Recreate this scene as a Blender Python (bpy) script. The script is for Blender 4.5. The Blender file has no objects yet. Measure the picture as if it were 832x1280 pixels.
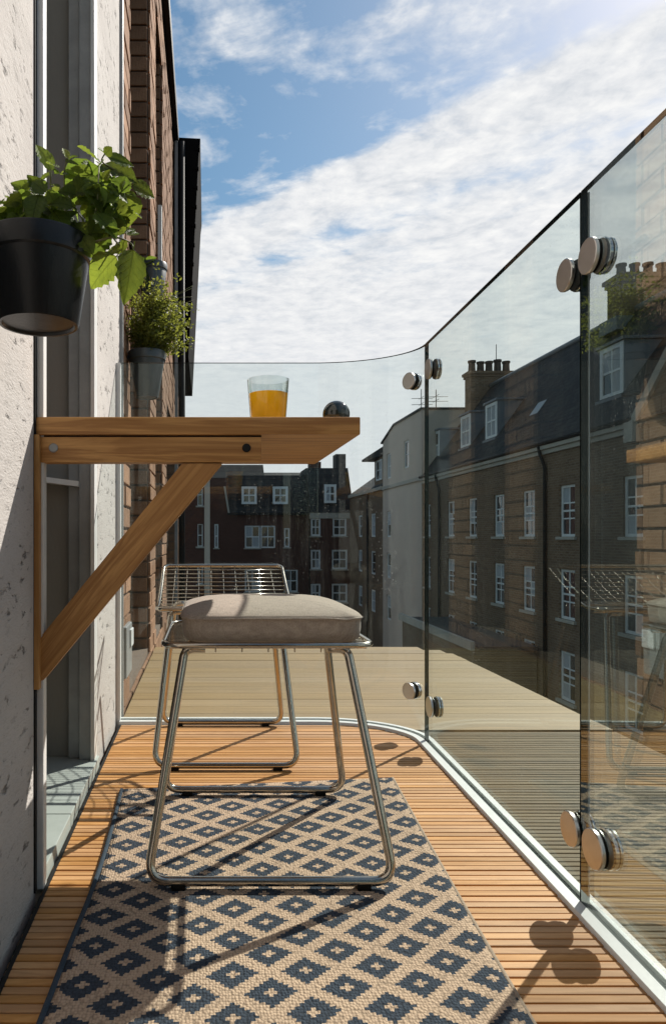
import bpy, bmesh, math, random
from mathutils import Vector, Matrix
random.seed(7)
SC = bpy.context.scene
C = SC.collection
R = math.radians

# ------------------------------------------------------------------ camera
EYE = 0.57
FPX = 853.3            # focal length in photo pixels (24 mm on 36 mm, 1280 px tall)
PX, PY = 258.0, 670.0  # vanishing point of the balcony in the photo
cam_d = bpy.data.cameras.new("camera")
cam = bpy.data.objects.new("camera", cam_d)
C.objects.link(cam)
cam.location = (0, 0, EYE)
cam.rotation_euler = (R(90), 0, 0)
cam_d.lens = 24
cam_d.sensor_width = 36
cam_d.shift_x = (416 - PX) / 1280
cam_d.shift_y = (PY - 640) / 1280
cam_d.clip_start = 0.02
cam_d.clip_end = 6000
SC.camera = cam

# ------------------------------------------------------------------ light
LDIR = Vector((-0.95, -1.0, -1.15))
SUN_EL = math.atan2(1.15, math.hypot(0.95, 1.0))
SUN_AZ = math.atan2(0.95, 1.0)
sd = bpy.data.lights.new("sun", 'SUN')
sd.energy = 5.0
sd.angle = R(0.5)
sd.color = (1.0, 0.945, 0.86)
sun = bpy.data.objects.new("sun", sd)
C.objects.link(sun)
sun.rotation_euler = LDIR.to_track_quat('-Z', 'Y').to_euler()
sun.location = (3, 4, 6)


class NT:
    """small node-tree helper"""
    def __init__(self, tree):
        self.t = tree
        self.n = tree.nodes
        self.l = tree.links

    def add(self, typ, ins=None, **props):
        nd = self.n.new(typ)
        for k, v in props.items():
            setattr(nd, k, v)
        if ins:
            for k, v in ins.items():
                self.set(nd.inputs[k], v)
        return nd

    def set(self, sock, v):
        if isinstance(v, bpy.types.NodeSocket):
            self.l.new(v, sock)
        else:
            sock.default_value = v

    def math(self, op, a, b=0.0, c=0.0, clamp=False):
        nd = self.n.new('ShaderNodeMath')
        nd.operation = op
        nd.use_clamp = clamp
        self.set(nd.inputs[0], a)
        self.set(nd.inputs[1], b)
        self.set(nd.inputs[2], c)
        return nd.outputs[0]

    def ramp(self, fac, stops, interp='LINEAR'):
        nd = self.n.new('ShaderNodeValToRGB')
        nd.color_ramp.interpolation = interp
        e = nd.color_ramp.elements
        while len(e) < len(stops):
            e.new(0.5)
        for i, (p, c) in enumerate(stops):
            e[i].position = p
            e[i].color = (c, c, c, 1) if isinstance(c, (int, float)) else (*c, 1)
        self.set(nd.inputs[0], fac)
        return nd.outputs[0]

    def mix(self, fac, a, b, blend='MIX'):
        nd = self.n.new('ShaderNodeMix')
        nd.data_type = 'RGBA'
        nd.blend_type = blend
        self.set(nd.inputs[0], fac)
        self.set(nd.inputs[6], a if isinstance(a, bpy.types.NodeSocket) else (*a, 1))
        self.set(nd.inputs[7], b if isinstance(b, bpy.types.NodeSocket) else (*b, 1))
        return nd.outputs[2]

    def noise(self, vec, scale, detail=4, rough=0.55, dist=0.0):
        nd = self.n.new('ShaderNodeTexNoise')
        if vec is not None:
            self.set(nd.inputs['Vector'], vec)
        nd.inputs['Scale'].default_value = scale
        nd.inputs['Detail'].default_value = detail
        nd.inputs['Roughness'].default_value = rough
        nd.inputs['Distortion'].default_value = dist
        return nd.outputs['Fac']

    def xyz(self, x, y, z=0.0):
        nd = self.n.new('ShaderNodeCombineXYZ')
        self.set(nd.inputs[0], x)
        self.set(nd.inputs[1], y)
        self.set(nd.inputs[2], z)
        return nd.outputs[0]

    def sep(self, v):
        nd = self.n.new('ShaderNodeSeparateXYZ')
        self.set(nd.inputs[0], v)
        return nd.outputs[0], nd.outputs[1], nd.outputs[2]

    def scale(self, v, s):
        nd = self.n.new('ShaderNodeVectorMath')
        nd.operation = 'MULTIPLY'
        self.set(nd.inputs[0], v)
        nd.inputs[1].default_value = s
        return nd.outputs[0]

    def bump(self, h, strength, dist=0.01):
        nd = self.n.new('ShaderNodeBump')
        nd.inputs['Strength'].default_value = strength
        nd.inputs['Distance'].default_value = dist
        self.set(nd.inputs['Height'], h)
        return nd.outputs[0]


# ------------------------------------------------------------------ sky
W = bpy.data.worlds.new("World")
SC.world = W
W.use_nodes = True
w = NT(W.node_tree)
w.n.clear()
sky = w.add('ShaderNodeTexSky', sky_type='NISHITA', sun_disc=False)
sky.sun_elevation = SUN_EL
sky.sun_rotation = SUN_AZ
sky.air_density = 1.2
sky.dust_density = 0.7
sky.ozone_density = 1.6
SKY_K = 0.074
skyc = w.scale(w.add('ShaderNodeHueSaturation', {'Color': sky.outputs[0], 'Saturation': 1.22, 'Hue': 0.488}).outputs[0], (SKY_K, SKY_K, SKY_K))
gen = w.add('ShaderNodeTexCoord').outputs['Generated']
dx, dy, dz = w.sep(gen)
zc = w.math('MAXIMUM', dz, 0.035)
u = w.math('DIVIDE', dx, zc)
v = w.math('DIVIDE', dy, zc)
p = w.xyz(u, v, 0.0)
warp = w.noise(p, 1.1, 3, 0.5)
wv = w.math('MULTIPLY', w.math('SUBTRACT', warp, 0.5), 0.4)
f = w.math('ADD', w.math('ADD', v, w.math('MULTIPLY', u, 1.1)), wv)
bias = w.ramp(w.math('DIVIDE', f, 5.0), [(0.0, 0.44), (0.30, 0.45), (0.37, 0.36), (0.425, 0.34), (0.45, 1.0), (0.50, 1.12),
                                          (0.53, 0.80), (0.555, 0.68), (0.60, 0.98), (0.70, 1.15), (1.0, 1.15)])
big = w.noise(w.scale(w.xyz(w.math('ADD', u, w.math('MULTIPLY', v, 0.5)), v, 0.3), (1.5, 1.7, 1)), 1.5, 9, 0.6, 0.8)
puff = w.noise(p, 6.0, 6, 0.58, 0.4)
puff2 = w.noise(p, 18.0, 4, 0.6, 0.2)
rad = w.math('SQRT', w.math('ADD', w.math('MULTIPLY', u, u), w.math('MULTIPLY', v, v)))
near = w.ramp(w.math('DIVIDE', rad, 8.0), [(0.22, 1.0), (0.6, 0.25)])
puff = w.math('ADD', 0.5, w.math('MULTIPLY', near, w.math('SUBTRACT', puff, 0.5)))
puff2 = w.math('ADD', 0.5, w.math('MULTIPLY', near, w.math('SUBTRACT', puff2, 0.5)))
nn = w.math('ADD', w.math('MULTIPLY', big, 0.50), w.math('ADD', w.math('MULTIPLY', puff, 0.36), w.math('MULTIPLY', puff2, 0.14)))
dens = w.math('ADD', w.math('MULTIPLY', w.math('SUBTRACT', nn, 0.5), 2.6), w.math('SUBTRACT', bias, 0.08))
cov = w.ramp(dens, [(0.30, 0.0), (0.5, 0.40), (0.68, 0.86), (0.9, 1.0)])
shade = w.ramp(w.math('ADD', w.math('MULTIPLY', puff, 0.6), w.math('MULTIPLY', puff2, 0.4)),
               [(0.34, (0.46, 0.49, 0.53)), (0.5, (0.62, 0.63, 0.645)), (0.62, (0.715, 0.715, 0.71))])
wcol = w.mix(cov, skyc, shade)
bg = w.add('ShaderNodeBackground', {'Color': wcol, 'Strength': 1.0})
out = w.add('ShaderNodeOutputWorld')
w.l.new(bg.outputs[0], out.inputs[0])

SC.view_settings.view_transform = 'Standard'
SC.view_settings.look = 'None'
SC.view_settings.exposure = 0.42
SC.view_settings.gamma = 1.0
SC.view_settings.use_curve_mapping = False
SC.cycles.transparent_max_bounces = 24
SC.cycles.max_bounces = 10
SC.cycles.glossy_bounces = 5
SC.cycles.transmission_bounces = 10
SC.cycles.caustics_reflective = False
SC.cycles.caustics_refractive = False
SC.cycles.use_denoising = True


# ------------------------------------------------------------------ materials
def newmat(name):
    m = bpy.data.materials.new(name)
    m.use_nodes = True
    t = NT(m.node_tree)
    b = t.n['Principled BSDF']
    return m, t, b


def pmat(name, c1, c2=None, scale=6.0, rough=0.6, metallic=0.0, bump=0.0, bscale=60.0, stretch=(1, 1, 1), spec=0.5, rvar=0.0, bdist=0.004, objvar=0.0):
    m, t, b = newmat(name)
    tc = t.add('ShaderNodeTexCoord').outputs['Object']
    vec = t.scale(tc, stretch)
    if c2 is None:
        c2 = tuple(x * 0.8 for x in c1)
    n = t.noise(vec, scale, 6, 0.6)
    col = t.mix(t.ramp(n, [(0.3, 0.0), (0.7, 1.0)]), c1, c2)
    if objvar:
        oi = t.add('ShaderNodeObjectInfo').outputs['Random']
        hsv = t.add('ShaderNodeHueSaturation', {'Color': col, 'Value': t.math('ADD', 1 - objvar / 2, t.math('MULTIPLY', oi, objvar))})
        col = hsv.outputs[0]
    t.set(b.inputs['Base Color'], col)
    b.inputs['Metallic'].default_value = metallic
    b.inputs['Specular IOR Level'].default_value = spec
    if rvar:
        n2 = t.noise(vec, scale * 2.3, 5, 0.6)
        t.set(b.inputs['Roughness'], t.math('ADD', rough - rvar / 2, t.math('MULTIPLY', n2, rvar)))
    else:
        b.inputs['Roughness'].default_value = rough
    if bump:
        t.set(b.inputs['Normal'], t.bump(t.noise(vec, bscale, 5, 0.6), bump, bdist))
    return m


def stucco_mat(name, ca, cb, seed=0.0):
    m, t, b = newmat(name)
    tc = t.add('ShaderNodeTexCoord').outputs['Object']
    x, y, z = t.sep(tc)
    vec = t.xyz(t.math('ADD', x, seed), t.math('MULTIPLY', y, 0.45), t.math('MULTIPLY', z, 1.15))
    big = t.noise(vec, 5.0, 6, 0.6)
    fine = t.noise(vec, 55.0, 6, 0.7)
    mid = t.noise(vec, 22.0, 5, 0.62, 0.6)
    gran = t.noise(vec, 260.0, 3, 0.6)
    pits = t.ramp(mid, [(0.50, 0.0), (0.58, 1.0)])
    pits2 = t.ramp(fine, [(0.56, 0.0), (0.63, 1.0)])
    col = t.mix(t.ramp(big, [(0.3, 0.0), (0.7, 1.0)]), ca, cb)
    col = t.mix(t.math('MULTIPLY', pits2, 0.34), col, tuple(c * 0.45 for c in ca))
    col = t.mix(t.math('MULTIPLY', pits, t.math('MULTIPLY', pits2, 0.75)), col, tuple(c * 0.22 for c in ca))
    t.set(b.inputs['Base Color'], col)
    b.inputs['Roughness'].default_value = 0.9
    b.inputs['Specular IOR Level'].default_value = 0.15
    h = t.math('ADD', t.math('MULTIPLY', t.math('MULTIPLY', pits, pits2), -0.5), t.math('ADD', t.math('MULTIPLY', fine, -0.5), t.math('MULTIPLY', gran, 0.3)))
    t.set(b.inputs['Normal'], t.bump(h, 0.8, 0.006))
    return m


def brick_mat(name, axis, c1, c2, mortar, bw=0.235, rh=0.078, ms=0.011, bump=0.5):
    m, t, b = newmat(name)
    tc = t.add('ShaderNodeTexCoord').outputs['Object']
    x, y, z = t.sep(tc)
    vec = t.xyz(y if axis == 'X' else x, z, 0.0)
    br = t.add('ShaderNodeTexBrick', {'Vector': vec, 'Color1': (*c1, 1), 'Color2': (*c2, 1), 'Mortar': (*mortar, 1), 'Scale': 1.0,
                                      'Mortar Size': ms, 'Mortar Smooth': 0.3, 'Bias': 0.0, 'Brick Width': bw, 'Row Height': rh})
    n = t.noise(tc, 0.6, 6, 0.6)
    n2 = t.noise(tc, 30.0, 4, 0.6)
    col = t.mix(t.ramp(n, [(0.3, 0.0), (0.75, 0.55)]), br.outputs['Color'], tuple(c * 0.55 for c in c1))
    col = t.mix(t.math('MULTIPLY', n2, 0.35), col, tuple(c * 0.6 for c in c2))
    t.set(b.inputs['Base Color'], col)
    b.inputs['Roughness'].default_value = 0.9
    b.inputs['Specular IOR Level'].default_value = 0.2
    h = t.math('ADD', t.math('MULTIPLY', br.outputs['Fac'], -1.0), t.math('MULTIPLY', n2, 0.4))
    t.set(b.inputs['Normal'], t.bump(h, bump, 0.01))
    return m


def wood_mat(name, ca, cb, axis, rough=0.45, objvar=0.0, gscale=1.0, coat=0.0):
    m, t, b = newmat(name)
    tc = t.add('ShaderNodeTexCoord').outputs['Object']
    oi = t.add('ShaderNodeObjectInfo').outputs['Random']
    x, y, z = t.sep(tc)
    off = t.math('MULTIPLY', oi, 37.0)
    k = {'X': (2.0, 26, 26), 'Z': (26, 26, 2.0), 'Y': (26, 2.0, 26)}[axis]
    vec = t.xyz(t.math('ADD', t.math('MULTIPLY', x, k[0] * gscale), off), t.math('MULTIPLY', y, k[1] * gscale), t.math('MULTIPLY', z, k[2] * gscale))
    n1 = t.noise(vec, 1.0, 5, 0.6, 1.2)
    rings = t.math('SINE', t.math('MULTIPLY', n1, 26.0))
    vec2 = t.scale(vec, tuple(0.8 if i == 'XYZ'.index(axis) else 5.5 for i in range(3)))
    n2 = t.noise(vec2, 1.0, 6, 0.7)
    fac = t.math('ADD', t.math('MULTIPLY', rings, 0.16), t.math('MULTIPLY', n2, 0.85), clamp=True)
    col = t.mix(t.ramp(fac, [(0.2, 0.0), (0.75, 1.0)]), ca, cb)
    if objvar:
        hsv = t.add('ShaderNodeHueSaturation', {'Color': col, 'Value': t.math('ADD', 1 - objvar / 2, t.math('MULTIPLY', oi, objvar)),
                                                'Saturation': t.math('SUBTRACT', 1.06, t.math('MULTIPLY', t.math('FRACT', t.math('MULTIPLY', oi, 7.3)), 0.16))})
        col = hsv.outputs[0]
    t.set(b.inputs['Base Color'], col)
    t.set(b.inputs['Roughness'], t.math('ADD', rough, t.math('MULTIPLY', n2, 0.15)))
    b.inputs['Specular IOR Level'].default_value = 0.35
    t.set(b.inputs['Normal'], t.bump(t.math('ADD', n2, t.math('MULTIPLY', rings, 0.1)), 0.18, 0.0015))
    return m


def glass_mat(name, tint, f0, dirt=True, power=5.0):
    m, t, b = newmat(name)
    t.n.remove(b)
    o = t.n['Material Output']
    tc = t.add('ShaderNodeTexCoord').outputs['Object']
    lw = t.add('ShaderNodeLayerWeight', {'Blend': 0.5})
    fres = t.math('ADD', f0, t.math('MULTIPLY', t.math('POWER', lw.outputs['Facing'], power), 1 - f0))
    tr = t.add('ShaderNodeBsdfTransparent', {'Color': (*tint, 1)})
    gl = t.add('ShaderNodeBsdfGlossy', {'Color': (0.93, 1.0, 0.97, 1), 'Roughness': 0.0})
    mx = t.add('ShaderNodeMixShader', {0: fres})
    t.l.new(tr.outputs[0], mx.inputs[1])
    t.l.new(gl.outputs[0], mx.inputs[2])
    res = mx.outputs[0]
    if dirt:
        df = t.add('ShaderNodeBsdfDiffuse', {'Color': (0.75, 0.78, 0.76, 1)})
        tl = t.add('ShaderNodeBsdfTranslucent', {'Color': (0.75, 0.78, 0.76, 1)})
        m1 = t.add('ShaderNodeMixShader', {0: 0.5})
        t.l.new(df.outputs[0], m1.inputs[1])
        t.l.new(tl.outputs[0], m1.inputs[2])
        x, y, z = t.sep(tc)
        vo = t.add('ShaderNodeTexVoronoi', {'Vector': tc, 'Scale': 75.0})
        rnd = t.noise(tc, 3.2, 3, 0.6)
        spk = t.math('MULTIPLY', t.ramp(vo.outputs['Distance'], [(0.06, 1.0), (0.16, 0.0)]), t.ramp(rnd, [(0.5, 0.0), (0.72, 0.32)]))
        st = t.noise(t.xyz(t.math('MULTIPLY', x, 60), t.math('MULTIPLY', y, 60), t.math('MULTIPLY', z, 5.0)), 1.0, 5, 0.65)
        streak = t.math('MULTIPLY', t.ramp(st, [(0.5, 0.0), (0.8, 0.035)]), t.ramp(rnd, [(0.35, 0.0), (0.7, 1.0)]))
        film = t.math('ADD', t.math('ADD', spk, streak), 0.0015, clamp=True)
        m2 = t.add('ShaderNodeMixShader', {0: film})
        t.l.new(res, m2.inputs[1])
        t.l.new(m1.outputs[0], m2.inputs[2])
        res = m2.outputs[0]
    t.l.new(res, o.inputs[0])
    return m


M = {}
M['stucco'] = stucco_mat('rendered_stucco', (0.585, 0.55, 0.52), (0.48, 0.45, 0.425))
M['stucco_pier'] = stucco_mat('rendered_stucco_pier', (0.58, 0.55, 0.52), (0.49, 0.46, 0.435), 3.7)
M['alu_white'] = pmat('white_powder_coat', (0.74, 0.74, 0.72), (0.66, 0.66, 0.64), 20, 0.4, bump=0.05, bscale=200)
M['alu_grey'] = pmat('grey_metal', (0.32, 0.33, 0.33), (0.25, 0.26, 0.26), 20, 0.45, 0.3)
M['jamb'] = pmat('olive_grey_panel', (0.27, 0.255, 0.225), (0.235, 0.225, 0.20), 9, 0.75, bump=0.15, bscale=120, stretch=(1, 1, 0.4))
M['sill'] = pmat('grey_stone_sill', (0.42, 0.45, 0.42), (0.36, 0.39, 0.36), 12, 0.6, bump=0.08, bscale=150)
M['slat'] = wood_mat('oiled_hardwood_slat', (0.61, 0.318, 0.122), (0.44, 0.205, 0.066), 'X', 0.5, 0.28)
M['plank'] = wood_mat('weathered_plank', (0.30, 0.208, 0.10), (0.215, 0.145, 0.066), 'X', 0.6, 0.14, 0.6)
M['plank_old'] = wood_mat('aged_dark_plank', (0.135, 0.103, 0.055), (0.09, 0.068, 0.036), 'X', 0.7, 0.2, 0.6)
M['underlay'] = pmat('dark_underlay', (0.012, 0.010, 0.009), None, 10, 0.9)
M['table_wood'] = wood_mat('oiled_oak_board', (0.58, 0.31, 0.105), (0.28, 0.12, 0.035), 'X', 0.42)
M['table_wood_z'] = wood_mat('oiled_oak_post', (0.54, 0.29, 0.10), (0.33, 0.15, 0.046), 'Z', 0.42)
M['chrome'] = pmat('brushed_steel', (0.50, 0.455, 0.39), (0.42, 0.375, 0.31), 30, 0.16, 1.0, rvar=0.12)
M['steel_disc'] = pmat('satin_steel', (0.60, 0.57, 0.54), (0.54, 0.51, 0.48), 60, 0.30, 1.0, rvar=0.1, bump=0.06, bscale=400)
M['steel_polish'] = pmat('polished_steel', (0.70, 0.70, 0.70), (0.64, 0.64, 0.64), 30, 0.08, 1.0)
M['rubber'] = pmat('black_rubber', (0.006, 0.006, 0.006), None, 30, 0.6, spec=0.15)
M['pot_black'] = pmat('black_plastic', (0.006, 0.007, 0.008), (0.009, 0.010, 0.011), 12, 0.32, spec=0.3, bump=0.08, bscale=220, rvar=0.1)
M['pot_grey'] = pmat('slate_grey_plastic', (0.06, 0.075, 0.08), (0.05, 0.062, 0.066), 12, 0.35)
M['soil'] = pmat('soil', (0.03, 0.02, 0.012), None, 60, 0.95, bump=0.8, bscale=80)
M['stem'] = pmat('green_stem', (0.12, 0.17, 0.05), (0.16, 0.13, 0.06), 30, 0.55)
M['slate'] = None
M['white_paint'] = pmat('white_window_paint', (0.76, 0.77, 0.75), (0.66, 0.67, 0.65), 4, 0.5)
M['cream'] = pmat('cream_stone', (0.46, 0.42, 0.35), (0.36, 0.33, 0.27), 1.5, 0.8, bump=0.2, bscale=20)
M['lead'] = pmat('lead_cheek', (0.17, 0.185, 0.20), (0.13, 0.145, 0.16), 2.0, 0.6)
M['black_metal'] = pmat('black_metal', (0.010, 0.010, 0.010), (0.014, 0.013, 0.013), 6, 0.6, spec=0.2)
M['tar'] = pmat('tarred_cladding', (0.007, 0.007, 0.007), (0.010, 0.009, 0.009), 6, 0.9, spec=0.04)
M['brickX'] = brick_mat('brown_stock_brick_side', 'X', (0.25, 0.165, 0.10), (0.165, 0.10, 0.062), (0.27, 0.215, 0.155), 0.25, 0.088, 0.012, 0.4)
M['brickY'] = brick_mat('brown_stock_brick_end', 'Y', (0.25, 0.165, 0.10), (0.165, 0.10, 0.062), (0.27, 0.215, 0.155), 0.25, 0.088, 0.012, 0.4)
M['redY'] = brick_mat('red_brick_end', 'Y', (0.125, 0.048, 0.034), (0.085, 0.032, 0.024), (0.11, 0.075, 0.06), 0.25, 0.088, 0.011, 0.3)
M['redX'] = brick_mat('red_brick_side', 'X', (0.125, 0.048, 0.034), (0.085, 0.032, 0.024), (0.11, 0.075, 0.06), 0.25, 0.088, 0.011, 0.3)
M['greyrender'] = pmat('pale_grey_render', (0.66, 0.54, 0.43), (0.58, 0.475, 0.38), 0.5, 0.9, bump=0.1, bscale=14)
M['mortar'] = pmat('lime_mortar', (0.17, 0.125, 0.09), (0.13, 0.095, 0.07), 14, 0.95, bump=0.4, bscale=90)
M['brick_piece'] = pmat('weathered_brick', (0.33, 0.19, 0.112), (0.23, 0.128, 0.076), 22, 0.9, bump=0.7, bscale=90, objvar=0.55, spec=0.2)
M['pane'] = pmat('window_pane', (0.020, 0.026, 0.030), (0.05, 0.055, 0.055), 0.8, 0.06, spec=0.8, objvar=0.8)
M['curtain'] = pmat('net_curtain', (0.42, 0.44, 0.45), (0.34, 0.36, 0.37), 3, 0.9, stretch=(8, 8, 1))
M['asphalt'] = pmat('asphalt', (0.05, 0.05, 0.05), (0.04, 0.04, 0.042), 0.4, 0.9)
M['terracotta'] = pmat('sooty_chimney_pot', (0.075, 0.052, 0.042), (0.045, 0.035, 0.03), 3, 0.85)
M['ball'] = pmat('dark_polished_glass', (0.018, 0.026, 0.026), (0.03, 0.04, 0.038), 4, 0.05, spec=0.8)
M['felt'] = pmat('roof_felt', (0.045, 0.047, 0.046), (0.035, 0.036, 0.036), 3, 0.9)
M['label'] = pmat('white_plastic', (0.7, 0.72, 0.72), None, 10, 0.4)
M['rug_edge'] = pmat('slate_blue_binding', (0.040, 0.060, 0.085), (0.028, 0.042, 0.06), 60, 0.95, bump=0.5, bscale=300)
M['rug_hem'] = pmat('jute_hem', (0.40, 0.30, 0.22), (0.32, 0.24, 0.17), 80, 0.95, bump=0.5, bscale=300)
M['glass'] = glass_mat('balustrade_glass', (0.895, 0.935, 0.92), 0.03, power=8.0)
M['glass_near'] = glass_mat('coated_balustrade_glass', (0.895, 0.935, 0.92), 0.24, power=6.0)
M['glass_bent'] = glass_mat('bent_balustrade_glass', (0.91, 0.94, 0.935), 0.02, power=5.0)
M['glass_edge'] = pmat('green_glass_edge', (0.008, 0.018, 0.017), (0.005, 0.012, 0.011), 8, 0.15, spec=0.25)
M['door_glass'] = pmat('door_glass', (0.02, 0.022, 0.024), None, 2, 0.05)


def slate_mat():
    m, t, b = newmat('slate_roof')
    tc = t.add('ShaderNodeTexCoord').outputs['Object']
    x, y, z = t.sep(tc)
    vec = t.xyz(y, z, 0.0)
    br = t.add('ShaderNodeTexBrick', {'Vector': vec, 'Color1': (0.034, 0.035, 0.036, 1), 'Color2': (0.020, 0.021, 0.023, 1), 'Mortar': (0.010, 0.010, 0.011, 1),
                                      'Scale': 1.0, 'Mortar Size': 0.012, 'Mortar Smooth': 0.2, 'Brick Width': 0.30, 'Row Height': 0.17})
    n = t.noise(tc, 1.3, 6, 0.65)
    col = t.mix(t.ramp(n, [(0.45, 0.0), (0.8, 0.7)]), br.outputs['Color'], (0.055, 0.055, 0.045))
    t.set(b.inputs['Base Color'], col)
    b.inputs['Roughness'].default_value = 0.8
    b.inputs['Specular IOR Level'].default_value = 0.2
    t.set(b.inputs['Normal'], t.bump(t.math('MULTIPLY', br.outputs['Fac'], -1.0), 0.5, 0.02))
    return m


M['slate'] = slate_mat()


def leaf_mat(name, ca, cb, sc=45, veins=False):
    m, t, b = newmat(name)
    o = t.n['Material Output']
    tc = t.add('ShaderNodeTexCoord').outputs['Object']
    oi = t.add('ShaderNodeObjectInfo').outputs['Random']
    n = t.noise(tc, sc, 5, 0.6)
    col = t.mix(t.ramp(n, [(0.3, 0.0), (0.7, 1.0)]), ca, cb)
    lx, ly, lz = t.sep(tc)
    ax = t.math('ABSOLUTE', lx)
    rib = t.ramp(ax, [(0.006, 1.0), (0.02, 0.0)])
    side = t.ramp(t.math('ABSOLUTE', t.math('SINE', t.math('MULTIPLY', t.math('SUBTRACT', ly, t.math('MULTIPLY', ax, 1.05)), 20.0))), [(0.0, 1.0), (0.22, 0.0)])
    vein = t.math('MAXIMUM', rib, t.math('MULTIPLY', side, 0.8)) if veins else 0.0
    if veins:
        col = t.mix(t.math('MULTIPLY', vein, 0.5), col, tuple(c * 0.45 for c in cb))
    hsv = t.add('ShaderNodeHueSaturation', {'Color': col, 'Value': t.math('ADD', 0.75, t.math('MULTIPLY', oi, 0.5)),
                                            'Hue': t.math('ADD', 0.485, t.math('MULTIPLY', t.math('FRACT', t.math('MULTIPLY', oi, 9.1)), 0.03))})
    t.set(b.inputs['Base Color'], hsv.outputs[0])
    b.inputs['Roughness'].default_value = 0.5
    b.inputs['Specular IOR Level'].default_value = 0.35
    nb = t.add('ShaderNodeTexVoronoi', {'Vector': tc, 'Scale': 5.0})
    t.set(b.inputs['Normal'], t.bump(t.math('SUBTRACT', t.math('ADD', t.noise(tc, sc * 3, 3, 0.5), nb.outputs['Distance']), t.math('MULTIPLY', vein, 1.5)), 0.8, 0.002))
    tl = t.add('ShaderNodeBsdfTranslucent')
    lc = t.add('ShaderNodeHueSaturation', {'Color': hsv.outputs[0], 'Value': 2.6, 'Saturation': 1.05, 'Hue': 0.472})
    t.l.new(lc.outputs[0], tl.inputs['Color'])
    mx = t.add('ShaderNodeMixShader', {0: 0.5})
    t.l.new(b.outputs[0], mx.inputs[1])
    t.l.new(tl.outputs[0], mx.inputs[2])
    t.l.new(mx.outputs[0], o.inputs[0])
    return m


M['mint'] = leaf_mat('mint_leaf', (0.085, 0.135, 0.020), (0.055, 0.095, 0.016), 6, True)
M['herb'] = leaf_mat('herb_leaf', (0.15, 0.185, 0.035), (0.09, 0.125, 0.025), 30)


def rug_mat():
    m, t, b = newmat('woven_rug')
    uv = t.add('ShaderNodeTexCoord').outputs['UV']
    ob = t.add('ShaderNodeTexCoord').outputs['Object']
    x, y, z = t.sep(uv)
    # wobble: hand-woven edges of the motif
    wob = t.noise(ob, 70.0, 2, 0.5)
    wob2 = t.noise(t.scale(ob, (1, 1, 1)), 9.0, 2, 0.5)
    x = t.math('ADD', x, t.math('ADD', t.math('MULTIPLY', t.math('SUBTRACT', wob, 0.5), 0.075), t.math('MULTIPLY', t.math('SUBTRACT', wob2, 0.5), 0.09)))
    y = t.math('ADD', y, t.math('ADD', t.math('MULTIPLY', t.math('SUBTRACT', wob, 0.5), 0.075), t.math('MULTIPLY', t.math('SUBTRACT', wob2, 0.5), 0.07)))

    def motif(ox, oy):
        fx = t.math('SUBTRACT', t.math('FRACT', t.math('ADD', x, ox)), 0.5)
        fy = t.math('SUBTRACT', t.math('FRACT', t.math('ADD', y, oy)), 0.5)
        ix = t.math('ROUND', t.math('ABSOLUTE', t.math('MULTIPLY', fx, 16.0)))
        iy = t.math('ROUND', t.math('ABSOLUTE', t.math('MULTIPLY', fy, 16.0)))
        d = t.math('ADD', ix, iy)
        outer = t.math('LESS_THAN', d, 5.5)
        inner = t.math('GREATER_THAN', d, 1.5)
        return t.math('MULTIPLY', outer, inner)

    pat = t.math('MAXIMUM', motif(0.0, 0.0), motif(0.5, 0.5))
    loops = t.add('ShaderNodeTexVoronoi', {'Vector': t.scale(ob, (1, 0.8, 1)), 'Scale': 250.0, 'Randomness': 0.55})
    grain = t.noise(ob, 300.0, 3, 0.6)
    wear = t.noise(ob, 5.0, 5, 0.6)
    beige = t.mix(grain, (0.66, 0.475, 0.34), (0.47, 0.33, 0.23))
    beige = t.mix(t.ramp(wear, [(0.4, 0.0), (0.75, 0.35)]), beige, (0.36, 0.26, 0.19))
    navy = t.mix(grain, (0.078, 0.094, 0.120), (0.030, 0.037, 0.050))
    col = t.mix(pat, beige, navy)
    col = t.mix(t.ramp(loops.outputs['Distance'], [(0.45, 0.0), (0.8, 0.45)]), col, (0.02, 0.016, 0.014))
    t.set(b.inputs['Base Color'], col)
    b.inputs['Roughness'].default_value = 0.95
    b.inputs['Specular IOR Level'].default_value = 0.1
    h = t.math('SUBTRACT', t.math('MULTIPLY', grain, 0.4), loops.outputs['Distance'])
    t.set(b.inputs['Normal'], t.bump(h, 0.8, 0.003))
    return m


M['rug'] = rug_mat()


def fabric_mat():
    m, t, b = newmat('linen_fabric')
    tc = t.add('ShaderNodeTexCoord').outputs['Object']
    x, y, z = t.sep(tc)
    wx = t.noise(t.scale(tc, (900, 60, 400)), 1.0, 2, 0.5)
    wy = t.noise(t.scale(tc, (60, 900, 60)), 1.0, 2, 0.5)
    ww = t.math('ADD', t.math('MULTIPLY', wx, 0.5), t.math('MULTIPLY', wy, 0.5))
    big = t.noise(tc, 14.0, 4, 0.6)
    col = t.mix(t.ramp(ww, [(0.35, 0.0), (0.65, 1.0)]), (0.52, 0.435, 0.355), (0.31, 0.255, 0.205))
    col = t.mix(t.math('MULTIPLY', big, 0.3), col, (0.38, 0.31, 0.255))
    t.set(b.inputs['Base Color'], col)
    b.inputs['Roughness'].default_value = 0.95
    b.inputs['Specular IOR Level'].default_value = 0.1
    b.inputs['Sheen Weight'].default_value = 0.2
    t.set(b.inputs['Normal'], t.bump(t.math('ADD', ww, t.math('MULTIPLY', big, 0.6)), 0.5, 0.002))
    return m


M['linen'] = fabric_mat()


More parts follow.
